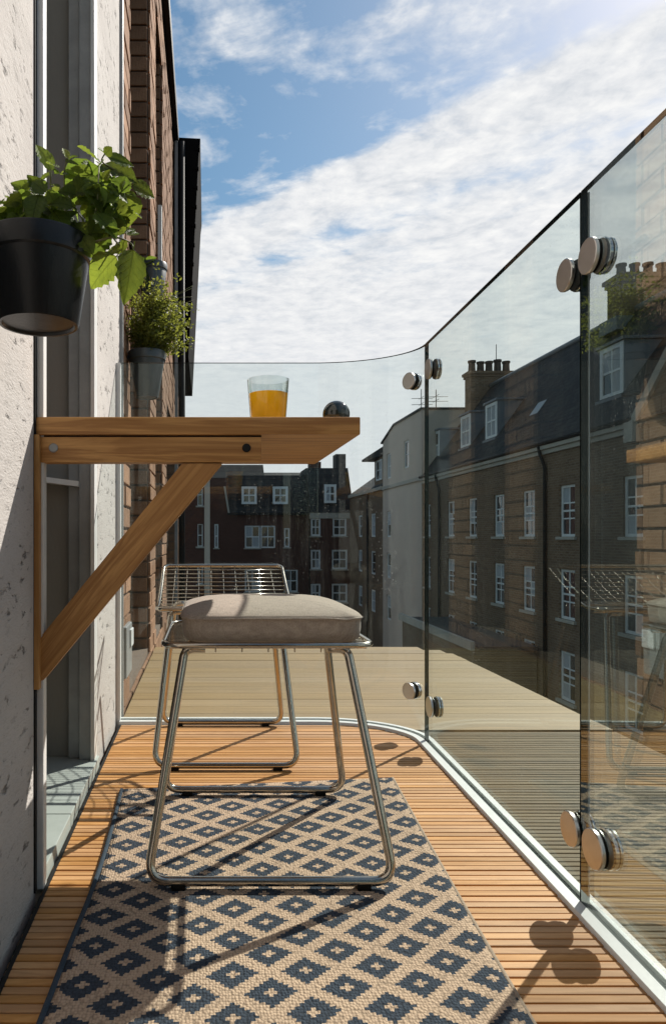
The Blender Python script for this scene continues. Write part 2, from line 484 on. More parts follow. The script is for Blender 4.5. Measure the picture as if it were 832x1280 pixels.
def juice_mat():
    m, t, b = newmat('orange_juice')
    o = t.n['Material Output']
    b.inputs['Base Color'].default_value = (1.0, 0.60, 0.035, 1)
    b.inputs['Roughness'].default_value = 0.3
    tl = t.add('ShaderNodeBsdfTranslucent', {'Color': (1.0, 0.70, 0.06, 1)})
    mx = t.add('ShaderNodeMixShader', {0: 0.55})
    t.l.new(b.outputs[0], mx.inputs[1])
    t.l.new(tl.outputs[0], mx.inputs[2])
    t.l.new(mx.outputs[0], o.inputs[0])
    return m


M['juice'] = juice_mat()


M['tumbler'] = glass_mat('clear_glass', (0.90, 0.925, 0.92), 0.04, False, 3.0)

# ------------------------------------------------------------------ geometry helpers
BASE = {}


def tag(o, label=None, cat=None, group=None, kind=None):
    if label: o['label'] = label
    if cat: o['category'] = cat
    if group: o['group'] = group
    if kind: o['kind'] = kind
    return o


def thing(name, label, cat, loc=(0, 0, 0), group=None):
    o = bpy.data.objects.new(name, None)
    o.empty_display_size = 0.05
    C.objects.link(o)
    o.location = loc
    BASE[o.name] = Vector(loc)
    return tag(o, label, cat, group)


class G:
    """a bmesh in world coordinates"""
    def __init__(self):
        self.b = bmesh.new()
        self.smooth = False

    def box(self, x0, x1, y0, y1, z0, z1, bev=0.0, mi=0):
        g = bmesh.ops.create_cube(self.b, size=1.0)
        vs = g['verts']
        for q in vs:
            q.co.x = x0 + (q.co.x + 0.5) * (x1 - x0)
            q.co.y = y0 + (q.co.y + 0.5) * (y1 - y0)
            q.co.z = z0 + (q.co.z + 0.5) * (z1 - z0)
        fs = {fc for q in vs for fc in q.link_faces}
        for fc in fs:
            fc.material_index = mi
        if bev:
            es = list({e for q in vs for e in q.link_edges})
            bmesh.ops.bevel(self.b, geom=es, offset=bev, segments=2, affect='EDGES', profile=0.6)
        return self

    def poly(self, pts, mi=0):
        vs = [self.b.verts.new(q) for q in pts]
        fc = self.b.faces.new(vs)
        fc.material_index = mi
        return fc

    def prism(self, pts, off, mi=0):
        """closed solid: polygon pts extruded by vector off"""
        off = Vector(off)
        a = [self.b.verts.new(Vector(q)) for q in pts]
        c = [self.b.verts.new(Vector(q) + off) for q in pts]
        n = len(pts)
        fs = [self.b.faces.new(a), self.b.faces.new(c[::-1])]
        for i in range(n):
            fs.append(self.b.faces.new((a[i], c[i], c[(i + 1) % n], a[(i + 1) % n])))
        for fc in fs:
            fc.material_index = mi
        return self

    def tube(self, pts, r, n=8, closed=False, cap=True):
        pts = [Vector(q) for q in pts]
        m = len(pts)
        rs = r if isinstance(r, (list, tuple)) else [r] * m
        rings = []
        up = None
        for i in range(m):
            a = pts[(i - 1) % m] if (closed or i > 0) else pts[i]
            c = pts[(i + 1) % m] if (closed or i < m - 1) else pts[i]
            tan = (c - a)
            if tan.length < 1e-9:
                tan = Vector((0, 0, 1))
            tan.normalize()
            if up is None:
                ref = Vector((0, 0, 1)) if abs(tan.z) < 0.9 else Vector((1, 0, 0))
                up = (ref - tan * ref.dot(tan)).normalized()
            else:
                up = up - tan * up.dot(tan)
                if up.length < 1e-6:
                    ref = Vector((1, 0, 0)) if abs(tan.x) < 0.9 else Vector((0, 1, 0))
                    up = ref - tan * ref.dot(tan)
                up.normalize()
            s = tan.cross(up)
            rings.append([self.b.verts.new(pts[i] + (up * math.cos(2 * math.pi * k / n) + s * math.sin(2 * math.pi * k / n)) * rs[i]) for k in range(n)])
        for i in range(m if closed else m - 1):
            A, Bq = rings[i], rings[(i + 1) % m]
            for k in range(n):
                fc = self.b.faces.new((A[k], A[(k + 1) % n], Bq[(k + 1) % n], Bq[k]))
                fc.smooth = True
        if cap and not closed:
            self.b.faces.new(rings[0][::-1])
            self.b.faces.new(rings[-1])
        return self

    def lathe(self, c, prof, n=32, axis='Z', smooth=True, mi=0):
        """closed profile [(r, h)] revolved about an axis through c"""
        c = Vector(c)
        rings = []
        for (r, h) in prof:
            ring = []
            if r < 1e-7:
                co = {'Z': (0, 0, h), 'X': (h, 0, 0), 'Y': (0, h, 0)}[axis]
                ring = [self.b.verts.new(c + Vector(co))]
            else:
                for k in range(n):
                    a = 2 * math.pi * k / n
                    ca, sa = r * math.cos(a), r * math.sin(a)
                    co = {'Z': (ca, sa, h), 'X': (h, ca, sa), 'Y': (ca, h, sa)}[axis]
                    ring.append(self.b.verts.new(c + Vector(co)))
            rings.append(ring)
        for A, Bq in zip(rings, rings[1:]):
            for k in range(n):
                k2 = (k + 1) % n
                if len(A) == 1 and len(Bq) == 1:
                    continue
                if len(A) == 1:
                    fc = self.b.faces.new((A[0], Bq[k2], Bq[k]))
                elif len(Bq) == 1:
                    fc = self.b.faces.new((A[k], A[k2], Bq[0]))
                else:
                    fc = self.b.faces.new((A[k], A[k2], Bq[k2], Bq[k]))
                fc.smooth = smooth
                fc.material_index = mi
        return self

    def mesh(self, name, off=(0, 0, 0), normals=True):
        if normals:
            bmesh.ops.recalc_face_normals(self.b, faces=self.b.faces[:])
        bmesh.ops.translate(self.b, verts=self.b.verts[:], vec=-Vector(off))
        me = bpy.data.meshes.new(name)
        self.b.to_mesh(me)
        self.b.free()
        return me


def put(name, g, mats, parent=None, loc=None, normals=True, sharp=None):
    """link G as one mesh object; parts take their parent's origin"""
    base = BASE[parent.name] if parent is not None else Vector(loc if loc is not None else (0, 0, 0))
    me = g.mesh(name, base, normals)
    for mm in (mats if isinstance(mats, (list, tuple)) else [mats]):
        me.materials.append(M[mm])
    if sharp:
        me.set_sharp_from_angle(angle=R(sharp))
    o = bpy.data.objects.new(name, me)
    C.objects.link(o)
    if parent is not None:
        o.parent = parent
    else:
        o.location = base
    BASE[o.name] = base.copy()
    return o


def inst(name, me, loc, parent, scale=None, rot=None):
    """shared mesh, own object; loc in world space (all parents are unrotated)"""
    o = bpy.data.objects.new(name, me)
    C.objects.link(o)
    b0 = BASE[parent.name] if parent is not None else Vector((0, 0, 0))
    o.location = Vector(loc) - b0
    if scale: o.scale = scale
    if rot is not None: o.rotation_euler = rot
    if parent is not None: o.parent = parent
    BASE[o.name] = Vector(loc)
    return o


def fillet(pts, r, n=6):
    pts = [Vector(q) for q in pts]
    outp = [pts[0]]
    for i in range(1, len(pts) - 1):
        a, q, c = pts[i - 1], pts[i], pts[i + 1]
        d1, d2 = (a - q), (c - q)
        l = min(r, d1.length * 0.49, d2.length * 0.49)
        p1, p2 = q + d1.normalized() * l, q + d2.normalized() * l
        for k in range(n + 1):
            s = k / n
            outp.append(p1 * (1 - s) ** 2 + q * 2 * s * (1 - s) + p2 * s * s)
    outp.append(pts[-1])
    return outp


def at(x, y, Y):
    """photo pixel at a known depth Y -> place in the scene"""
    s = FPX / Y
    return ((x - PX) / s, Y, EYE + (PY - y) / s)


def depth_on_x(x, X):
    return FPX * X / (x - PX)


# ------------------------------------------------------------------ setting: ground, balcony floor, terrace
WALL = -0.275


def rail_x(y):
    """inner line of the balustrade glass"""
    if y <= 1.885:
        return 0.575 + (y - 1.053) * 0.0325
    k = max(0.0, 1 - ((y - 1.885) / 0.202) ** 2)
    return 0.323 + 0.279 * math.sqrt(k)


g = G()
g.poly([(-1500, -1500, -9), (1500, -1500, -9), (1500, 1500, -9), (-1500, 1500, -9)])
tag(put('ground', g, 'asphalt'), kind='structure')

deck = put('balcony_deck', G().prism(
    [(WALL + 0.004, -0.75, -0.05)] + [(rail_x(y) - 0.02, y, -0.05) for y in (-0.75, 0.5, 1.2, 1.885)] +
    [(0.323 + 0.259 * math.cos(a), 1.885 + 0.184 * math.sin(a), -0.05) for a in [R(k * 10) for k in range(1, 10)]] +
    [(WALL + 0.004, 2.069, -0.05)], (0, 0, 0.034)), 'underlay')
tag(deck, kind='structure')
gs = G()
gs.box(0, 1, -0.0068, 0.0068, -0.015, 0.0, 0.0014)
slat_me = gs.mesh('slat')
slat_me.materials.append(M['slat'])
y = -0.72
while y < 2.058:
    x1 = rail_x(y + 0.007) - 0.020
    x0 = WALL + 0.012
    o = inst('slat', slat_me, (x0, y, random.uniform(-0.0006, 0.0006)), deck, (x1 - x0, random.uniform(0.97, 1.03), 1))
    y += 0.0166

g = G()
TX, TY, TR = 1.22, 3.62, 0.26
outl = [(rail_x(-0.75) + 0.04, -0.75), (TX, -0.75), (TX, TY - TR)] + [(TX - TR + TR * math.cos(R(a)), TY - TR + TR * math.sin(R(a))) for a in range(10, 91, 10)] + \
       [(WALL + 0.004, TY), (WALL + 0.004, 2.115)] + [(0.323 + 0.305 * math.cos(R(a)), 1.885 + 0.226 * math.sin(R(a))) for a in range(90, -1, -15)]
g.prism([(a, b_, -0.26) for a, b_ in outl], (0, 0, 0.225))
terr = tag(put('terrace_deck', g, 'underlay'), kind='structure')
gs = G()
gs.box(0, 1, -0.0472, 0.0472, -0.022, 0.0, 0.0008)
plank_me = gs.mesh('plank')
plank_me.materials.append(M['plank'])
dark_me = slat_me.copy()
dark_me.materials.clear()
dark_me.materials.append(M['plank_old'])
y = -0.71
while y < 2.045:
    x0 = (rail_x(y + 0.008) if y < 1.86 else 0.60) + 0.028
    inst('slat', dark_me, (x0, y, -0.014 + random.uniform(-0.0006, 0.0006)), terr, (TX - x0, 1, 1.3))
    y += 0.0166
y = 2.098
while y < TY - 0.03:
    yy = y + 0.046
    x1 = TX if yy < TY - TR else TX - TR + math.sqrt(max(0, TR * TR - (yy - TY + TR) ** 2))
    x0 = WALL + 0.008 if y > 2.12 else 0.36
    inst('plank', plank_me, (x0, y, -0.012 + random.uniform(-0.0008, 0.0008)), terr, (x1 - x0, 1, 1))
    y += 0.0955

# ------------------------------------------------------------------ the rendered house with the door recess
house = thing('rendered_house', 'pale rough rendered house wall with recessed door beside the wooden deck', 'house', (WALL, 0.8, -9))
g = G()
g.box(-1.6, WALL, -3.0, 1.098, -9, 3.6)
put('wall', g, 'stucco', house)
g = G()
g.box(-1.6, WALL, 1.70, 2.195, -9, 3.6)
put('pier', g, 'stucco_pier', house)
g = G()
g.box(-1.6, -0.44, 1.10, 1.70, -9, 3.6)
put('recess_wall', g, 'jamb', house)
g = G()
g.box(-0.438, -0.425, 1.14, 1.66, 0.03, 2.2)
put('door_pane', g, 'door_glass', house)
g = G()
g.box(-0.305, -0.262, 1.100, 1.122, 0.0, 3.6, 0.002)
fr = put('corner_trim', g, 'alu_white', house)
g = G()
g.box(-0.2795, -0.2725, 1.088, 1.0995, 0.0, 3.6)
put('shadow_gap', g, 'black_metal', fr)
# far jamb of the recess: panel, frame members, bright edge strip
g = G()
g.box(-0.44, -0.338, 1.690, 1.700, 0.02, 3.6)
put('jamb_panel', g, 'jamb', house)
g = G()
g.box(-0.338, -0.312, 1.676, 1.700, 0.02, 3.6, 0.001)
put('door_frame', g, 'alu_grey', house)
g = G()
g.box(-0.310, -0.281, 1.664, 1.700, 0.02, 3.6, 0.001)
put('door_frame', g, 'alu_grey', house)
g = G()
g.box(-0.281, -0.2715, 1.658, 1.700, 0.02, 3.6, 0.001)
put('edge_strip', g, 'alu_white', house)
g = G()
g.prism([(-0.44, 1.62, 0.705), (-0.31, 1.655, 0.690), (-0.31, 1.69, 0.690), (-0.44, 1.69, 0.705)], (0, 0, 0.013))
put('transom_rail', g, 'alu_white', house)
g = G()
g.box(WALL + 0.002, 0.50, -0.80, -0.765, -0.05, 1.9)  # added dark screen, unseen behind the camera, to darken reflections in the end glass
put('reflection_blocker', g, 'black_metal', house)
# threshold
g = G()
g.box(-0.44, -0.2655, 1.124, 1.34, -0.02, 0.024, 0.0015)
put('sill', g, 'sill', house)
g = G()
g.box(-0.44, -0.2655, 1.343, 1.698, -0.02, 0.024, 0.0015)
put('sill', g, 'sill', house)
g = G()
g.box(-0.262, -0.256, -0.7, 2.06, -0.016, 0.001)
put('drainage_gap', g, 'black_metal', house)
g = G()
g.box(WALL + 0.0, WALL + 0.010, 2.168, 2.19, -0.02, 3.6, 0.001)
put('pier_trim', g, 'alu_grey', house)


# ------------------------------------------------------------------ walls with openings
def wall_open(g, plane, c, u0, u1, z0, z1, holes, depth, mi=0):
    """wall sheet on plane ('X' faces -X or +X, 'Y' faces -Y) at coordinate c with rectangular holes and reveals going by depth"""
    us = sorted({u0, u1} | {h[0] for h in holes} | {h[1] for h in holes})
    zs = sorted({z0, z1} | {h[2] for h in holes} | {h[3] for h in holes})
    us = [q for q in us if u0 <= q <= u1]
    zs = [q for q in zs if z0 <= q <= z1]

    def P(u_, z_, d=0.0):
        return (c + d, u_, z_) if plane == 'X' else (u_, c + d, z_)
    for a, b_ in zip(us, us[1:]):
        for e, f_ in zip(zs, zs[1:]):
            mu, mz = (a + b_) / 2, (e + f_) / 2
            if any(h[0] < mu < h[1] and h[2] < mz < h[3] for h in holes):
                continue
            g.poly([P(a, e), P(b_, e), P(b_, f_), P(a, f_)], mi)
    for h in holes:
        a, b_, e, f_ = h
        g.poly([P(a, e), P(a, f_), P(a, f_, depth), P(a, e, depth)], mi)
        g.poly([P(b_, e), P(b_, e, depth), P(b_, f_, depth), P(b_, f_)], mi)
        g.poly([P(a, e), P(a, e, depth), P(b_, e, depth), P(b_, e)], mi)
        g.poly([P(a, f_), P(b_, f_), P(b_, f_, depth), P(a, f_, depth)], mi)
    return g


def window(parent, plane, c, a, b_, z0, z1, nx=2, nz=3, name='window', set_in=0.10, sill=True, curtain=None, sgn=1, fw=0.075, bw=0.035, open_sash=False):
    """sash window filling the hole a..b_ x z0..z1; sgn = direction into the building"""
    def bx(g, u0, u1, w0, w1, d0, d1, bev=0.0):
        d0, d1 = sorted((c + sgn * d0, c + sgn * d1))
        if plane == 'X':
            g.box(d0, d1, u0, u1, w0, w1, bev)
        else:
            g.box(u0, u1, d0, d1, w0, w1, bev)
    g = G()
    d0 = set_in
    bx(g, a, a + fw, z0, z1, d0, d0 + 0.07)
    bx(g, b_ - fw, b_, z0, z1, d0, d0 + 0.07)
    bx(g, a + fw, b_ - fw, z0, z0 + fw, d0 + 0.001, d0 + 0.07)
    bx(g, a + fw, b_ - fw, z1 - fw, z1, d0 + 0.001, d0 + 0.07)
    iu0, iu1, iz0, iz1 = a + fw, b_ - fw, z0 + fw, z1 - fw
    mid = (iz0 + iz1) / 2
    if nz > 1:
        bx(g, iu0, iu1, mid - bw * 0.7, mid + bw * 0.7, d0 + 0.012, d0 + 0.055)
    win = put(name, g, 'white_paint', parent)
    g = G()
    for i in range(1, nx):
        uu = iu0 + (iu1 - iu0) * i / nx
        bx(g, uu - bw / 2, uu + bw / 2, iz0, iz1, d0 + 0.020, d0 + 0.052)
    for k in range(1, nz):
        zz = iz0 + (iz1 - iz0) * k / nz
        if abs(zz - mid) > 0.05:
            bx(g, iu0, iu1, zz - bw / 2, zz + bw / 2, d0 + 0.022, d0 + 0.050)
    if len(g.b.verts):
        put('glazing_bar', g, 'white_paint', win)
    else:
        g.b.free()
    for i in range(nx):
        for k in range(nz):
            g = G()
            u0_, u1_ = iu0 + (iu1 - iu0) * i / nx, iu0 + (iu1 - iu0) * (i + 1) / nx
            w0_, w1_ = iz0 + (iz1 - iz0) * k / nz, iz0 + (iz1 - iz0) * (k + 1) / nz
            tl = random.uniform(-0.004, 0.004)
            dd = sgn * (d0 + 0.038)
            if plane == 'X':
                q = [(c + dd + tl, u0_, w0_), (c + dd - tl, u1_, w0_), (c + dd + tl * 0.5, u1_, w1_), (c + dd, u0_, w1_)]
                g.prism(q, (sgn * 0.006, 0, 0))
            else:
                q = [(u0_, c + dd + tl, w0_), (u1_, c + dd - tl, w0_), (u1_, c + dd + tl * 0.5, w1_), (u0_, c + dd, w1_)]
                g.prism(q, (0, sgn * 0.006, 0))
            cur = curtain is not None and random.random() < curtain
            put('pane', g, 'curtain' if cur else 'pane', win)
    if sill:
        g = G()
        bx(g, a - 0.10, b_ + 0.10, z0 - 0.10, z0 - 0.003, -0.09, set_in + 0.02)
        put('sill', g, 'cream', win)
    return win


# ------------------------------------------------------------------ brick house next door (left)
bh = thing('brick_house', 'sunlit weathered brick house side with black eaves beyond the rendered pier', 'house', (WALL - 0.3, 4.5, -9))
holes = [(2.47, 3.35, 0.02, 3.55), (3.72, 4.27, 0.02, 3.55), (4.75, 6.1, -0.2, 1.5)]
g = G()
wall_open(g, 'X', WALL - 0.012, 2.205, 7.8, -9, 3.9, holes, -0.13)
g.poly([(WALL - 0.012, 7.8, -9), (WALL - 0.012, 7.8, 3.9), (-3, 7.8, 3.9), (-3, 7.8, -9)])
put('wall', g, 'mortar', bh)
g = G()
for hq in holes:
    g.box(WALL - 0.19, WALL - 0.142, hq[0] - 0.05, hq[1] + 0.05, hq[2] - 0.05, hq[3] + 0.05)
put('dark_glazing', g, 'door_glass', bh)
# bricks: stretchers on the face, headers on the far reveals
gs = G()
gs.box(-0.012, 0.0, 0, 0.215, 0, 0.065, 0.003)
br_me = gs.mesh('brick'); br_me.materials.append(M['brick_piece'])
gs = G()
gs.box(-0.118, 0.0, -0.012, 0.0, 0, 0.065, 0.003)
hd_me = gs.mesh('brick_header'); hd_me.materials.append(M['brick_piece'])
spots = []
row = 0
zz = -0.9
while zz < 3.82:
    yy = 2.21 - (0.1125 if row % 2 else 0)
    while yy < 7.7:
        segs = [(max(yy, 2.21), min(yy + 0.215, 7.78))]
        for hq in holes:
            if hq[2] - 0.03 < zz + 0.03 < hq[3]:
                ns = []
                for (a, b_) in segs:
                    if b_ <= hq[0] or a >= hq[1]:
                        ns.append((a, b_))
                    else:
                        if a < hq[0] - 0.02: ns.append((a, hq[0]))
                        if b_ > hq[1] + 0.02: ns.append((hq[1], b_))
                segs = ns
        for (a, b_) in segs:
            if b_ - a > 0.02:
                spots.append(('s', a, b_, zz))
        yy += 0.225
    for hq in holes:
        if hq[2] - 0.03 < zz + 0.03 < hq[3] - 0.03:
            spots.append(('h', hq[1], 0, zz))
    zz += 0.075
    row += 1


def vis(q):
    zc_ = q[3] + 0.03
    s = FPX / q[1]
    py_ = PY - (zc_ - EYE) * s
    inside = 0 <= py_ <= 860
    return (0 if inside else 1, q[1])


spots.sort(key=vis)
rest = G()
for i, q in enumerate(spots):
    out_ = random.uniform(-0.003, 0.003)
    if i < 298:
        if q[0] == 's':
            inst('brick', br_me, (WALL + out_, q[1], q[3]), bh, (1, (q[2] - q[1]) / 0.215, 1))
        else:
            inst('brick', hd_me, (WALL - 0.016, q[1] + out_ * 0.3 + 0.001, q[3]), bh)
    else:
        if q[0] == 's':
            rest.box(WALL - 0.012 + out_, WALL + out_, q[1], q[2], q[3], q[3] + 0.065)
        else:
            rest.box(WALL - 0.134, WALL - 0.016, q[1] - 0.012, q[1] + 0.001, q[3], q[3] + 0.065)
tag(put('brickwork', rest, 'brick_piece', bh), kind='stuff')
# frame strip standing in the tall opening, and an open casement
g = G()
g.box(WALL - 0.10, WALL - 0.072, 2.52, 2.56, 0.02, 3.5)
put('window_frame', g, 'alu_grey', bh)
g = G()
g.box(WALL - 0.01, WALL + 0.012, 4.02, 4.06, 2.05, 2.52)
put('casement_edge', g, 'white_paint', bh)
g = G()
g.box(WALL - 0.004, WALL + 0.045, 2.20, 5.72, 3.86, 3.97, 0.008)
gut = put('gutter', g, 'black_metal', bh)
g = G()
g.box(-3.0, WALL + 0.03, 2.20, 7.9, 3.90, 3.955)
put('eaves_board', g, 'black_metal', bh)
g = G()
g.prism([(-1.5, 5.72, 3.97), (-0.05, 5.72, 3.90), (-0.062, 5.72, 3.80), (-0.15, 5.72, 2.07), (WALL + 0.005, 5.72, 2.07), (WALL + 0.005, 5.72, 3.3), (-1.5, 5.72, 3.3)], (0, 1.6, 0))
bay = put('clad_bay', g, 'tar', bh)
for k in range(11):
    zz = 2.2 + k * 0.16
    xr = -0.15 + (zz - 2.07) / 1.73 * 0.088
    g = G()
    g.box(xr - 0.03, xr + 0.006, 5.712, 5.75, zz, zz + 0.02)
    put('cladding_seam', g, 'tar', bay)
g = G()
g.tube([(-0.205, 5.69, 3.85), (-0.205, 5.69, -1.0)], 0.028, 12)
dp = put('downpipe', g, 'black_metal', bh)
g = G()
g.box(-0.262, -0.236, 5.66, 5.70, -1.0, 3.85)
put('downpipe_cover', g, 'alu_grey', dp)
g = G()
g.box(WALL - 0.02, WALL + 0.03, 7.7, 7.84, -9, 2.3)
put('corner_post', g, 'black_metal', bh)
g = G()
g.tube([(WALL + 0.010, 2.40, 1.60), (WALL + 0.010, 3.40, 1.60)], 0.008, 8)
put('wall_rail', g, 'black_metal', bh)
g = G()
g.box(WALL - 0.004, WALL + 0.014, 2.24, 2.40, 0.10, 0.27, 0.004)
mb = put('meter_box', g, 'alu_grey', bh)
g = G()
g.box(WALL + 0.012, WALL + 0.020, 2.33, 2.40, 0.19, 0.25, 0.003)
put('meter_cover', g, 'label', mb)

# ------------------------------------------------------------------ glass balustrade
bal = thing('glass_balustrade', 'frameless clear glass balustrade with round steel clamps curving round the deck', 'balustrade', (0.58, 1.0, 0.0))
TOPZ = 1.10
GT = 0.010


def path_pts(kind):
    if kind == 'near':
        return [(rail_x(y_), y_) for y_ in (-0.55, 0.2, 1.0492)]
    if kind == 'mid':
        return [(rail_x(y_), y_) for y_ in (1.0527, 1.45, 1.882)]
    pts = [(0.323 + 0.279 * math.cos(R(a)), 1.885 + 0.202 * math.sin(R(a))) for a in range(0, 91, 5)]
    pts[0] = (pts[0][0], 1.8860)
    return pts + [(0.1, 2.087), (-0.264, 2.087)]


def sweep(g, pts, o0, o1, z0, z1, mi_side=0, mi_edge=1):
    n = len(pts)
    rows = []
    for i, (x_, y_) in enumerate(pts):
        a = pts[max(0, i - 1)]
        c = pts[min(n - 1, i + 1)]
        t_ = Vector((c[0] - a[0], c[1] - a[1])).normalized()
        nr = Vector((t_.y, -t_.x))      # outward
        rows.append([g.b.verts.new((x_ + nr.x * o, y_ + nr.y * o, z_)) for o, z_ in ((o0, z0), (o1, z0), (o1, z1), (o0, z1))])
    for A, Bq in zip(rows, rows[1:]):
        for k in range(4):
            fc = g.b.faces.new((A[k], A[(k + 1) % 4], Bq[(k + 1) % 4], Bq[k]))
            fc.material_index = mi_side if k in (1, 3) else mi_edge
            fc.smooth = k in (1, 3)
    for rw in (rows[0], rows[-1]):
        fc = g.b.faces.new(rw)
        fc.material_index = mi_edge


for kind in ('near', 'mid', 'bend'):
    g = G()
    sweep(g, path_pts(kind), 0.0, GT, 0.004, TOPZ)
    pn = put('glass_panel', g, [{'bend': 'glass_bent', 'mid': 'glass', 'near': 'glass_near'}[kind], 'glass_edge'], bal, sharp=40)
track = path_pts('near')[:-1] + [(rail_x(1.05), 1.05)] + path_pts('mid')[1:] + path_pts('bend')[1:]
g = G()
sweep(g, track, -0.019, -0.0006, -0.03, 0.008, 0, 0)
put('base_track', g, 'alu_white', bal)
g = G()
sweep(g, track, GT + 0.0006, 0.024, -0.03, 0.010, 0, 0)
put('base_track', g, 'alu_white', bal)
g = G()
xj = rail_x(1.0507)
g.box(xj + 0.001, xj + GT - 0.001, 1.0493, 1.0526, 0.01, TOPZ - 0.002)
put('joint_seal', g, 'rubber', bal)
g = G()
g.box(xj + GT + 0.0006, xj + GT + 0.0026, 1.0475, 1.0520, 0.01, TOPZ - 0.002)  # white strip standing in for the bright glint along the glass edge
put('joint_glint', g, 'label', bal)
g = G()
g.box(-0.2745, -0.262, 2.079, 2.108, -0.02, 1.098, 0.001)
put('end_channel', g, 'alu_white', bal)


def clamp(cy, cz, r, parent, nrm, cx):
    """two steel discs either side of the glass with black gaskets; nrm points inwards"""
    ob = None
    n2 = Vector((nrm[0], nrm[1], 0)).normalized()
    ang = math.atan2(n2.y, n2.x)
    mtx = Matrix.Translation((cx, cy, cz)) @ Matrix.Rotation(ang, 4, 'Z')

    def ring(name, h0, h1, rr, mat_, par, bev=0.0012):
        g_ = G()
        g_.lathe((0, 0, 0), [(0, h0), (rr - bev, h0), (rr, h0 + bev), (rr, h1 - bev), (rr - bev, h1), (0, h1)], 40, 'X')
        bmesh.ops.transform(g_.b, matrix=mtx, verts=g_.b.verts[:])
        return put(name, g_, mat_, par, sharp=30)
    # heights measured inwards from the inner glass face
    ob = ring('clamp', 0.0020, 0.0085, r, 'steel_disc', parent)
    ring('gasket', -0.0002, 0.0024, r * 0.95, 'rubber', ob, 0.0004)
    ring('gasket', -GT - 0.0024, -GT + 0.0002, r * 0.95, 'rubber', ob, 0.0004)
    ring('outer_disc', -GT - 0.0075, -GT - 0.0020, r, 'steel_polish', ob)
    ring('gasket', -GT - 0.0096, -GT - 0.0072, r * 0.95, 'rubber', ob, 0.0004)
    ring('end_cap', -GT - 0.0135, -GT - 0.0092, r * 0.98, 'steel_polish', ob)
    return ob


for (cy, cz, r) in ((1.087, 0.985, 0.0255), (1.0165, 0.987, 0.0265), (1.072, 0.110, 0.0270), (1.003, 0.110, 0.0290), (1.832, 1.018, 0.0275), (1.822, 0.114, 0.0275)):
    clamp(cy, cz, r, bal, (-1, 0.0325), rail_x(cy))
tt = R(21)
for cz in (1.014, 0.126):
    clamp(1.885 + 0.202 * math.sin(tt), cz, 0.024, bal, (-math.cos(tt) / 0.279, -math.sin(tt) / 0.202), 0.323 + 0.279 * math.cos(tt))

# ------------------------------------------------------------------ wall table
tb = thing('wall_table', 'oiled wooden wall table with bracket and diagonal brace above the stools', 'table', (WALL, 1.1, 0.2))
TT = 0.761
g = G()
g.box(WALL + 0.002, 0.2465, 1.0935, 1.545, TT - 0.0285, TT, 0.0025)
put('tabletop', g, 'table_wood', tb, sharp=40)
g = G()
g.box(WALL + 0.0085, 0.0885, 1.0975, 1.1275, 0.6885, TT - 0.0315, 0.002)
ap = put('apron', g, 'table_wood', tb, sharp=40)
g = G()
g.box(WALL + 0.0085, 0.0885, 1.1025, 1.1225, TT - 0.0315, TT - 0.0285)
put('spacer', g, 'black_metal', ap)
g = G()
g.box(-0.2745, -0.2660, 1.0865, 1.1020, 0.325, TT - 0.029, 0.0012)
put('wall_post', g, 'table_wood_z', tb, sharp=40)
g = G()
xa, _, za = at(49, 797, 1.104)
_, _, zb = at(49, 855, 1.104)
xc, _, zc2 = at(278, 579.5, 1.104)
xd, _, _ = at(228, 579.5, 1.104)
xa += 0.0022
# brace: grain follows its own length, so it is modelled along +X and turned into place
v0 = Vector((xa, 0, (za + zb) / 2)); v1 = Vector(((xc + xd) / 2, 0, zc2))
ang = math.atan2(v1.z - v0.z, v1.x - v0.x)
brace = []
for (xx, z_) in ((xa, zb), (xc, zc2), (xd, zc2), (xa, za)):
    d_ = Matrix.Rotation(ang, 2).transposed() @ Vector((xx - xa, z_ - zb))
    brace.append((d_.x, 0, d_.y))
g.prism(brace, (0, 0.029, 0))
bmesh.ops.bevel(g.b, geom=g.b.edges[:], offset=0.0016, segments=2, affect='EDGES')
me = g.mesh('brace'); me.materials.append(M['table_wood']); me.set_sharp_from_angle(angle=R(40))
o = bpy.data.objects.new('brace', me); C.objects.link(o); o.parent = tb
o.location = Vector((xa, 1.0985, zb)) - BASE[tb.name]
o.rotation_euler = (0, -ang, 0)
BASE[o.name] = Vector((xa, 1.0985, zb))
for (px_, mat_, r_) in ((67, 'alu_grey', 0.0075), (308, 'black_metal', 0.007)):
    xx, _, z_ = at(px_, 560, 1.0975)
    g = G()
    g.lathe((xx, 1.0975, z_), [(0, -0.0025), (r_ * 0.8, -0.0025), (r_, -0.001), (r_, 0.004), (0, 0.004)], 20, 'Y')
    put('bolt', g, mat_, ap, sharp=40)

# ------------------------------------------------------------------ juice and ball
jx, _, _ = at(335, 500, 1.30)
JY = 1.30
jg = thing('juice_glass', 'clear straight glass half full of orange juice on the wooden table', 'glass', (jx, JY, TT))
g = G()
H = 0.1065
g.lathe((jx, JY, TT), [(0, 0.0), (0.0300, 0.0), (0.0315, 0.0015), (0.0397, H - 0.0006), (0.0390, H), (0.0383, H - 0.0006), (0.0312, 0.011), (0.029, 0.0085), (0, 0.0085)], 48)
put('tumbler', g, 'tumbler', jg, sharp=50)
g = G()
JZ = 0.0790
rj = 0.0312 + (JZ - 0.011) / (H - 0.011) * 0.0071
g.lathe((jx, JY, TT), [(0, 0.0081), (0.0292, 0.0081), (0.0315, 0.0108), (rj + 0.0003, JZ), (rj - 0.001, JZ - 0.0004), (0, JZ - 0.0004)], 48)
put('juice', g, 'juice', jg, sharp=50)

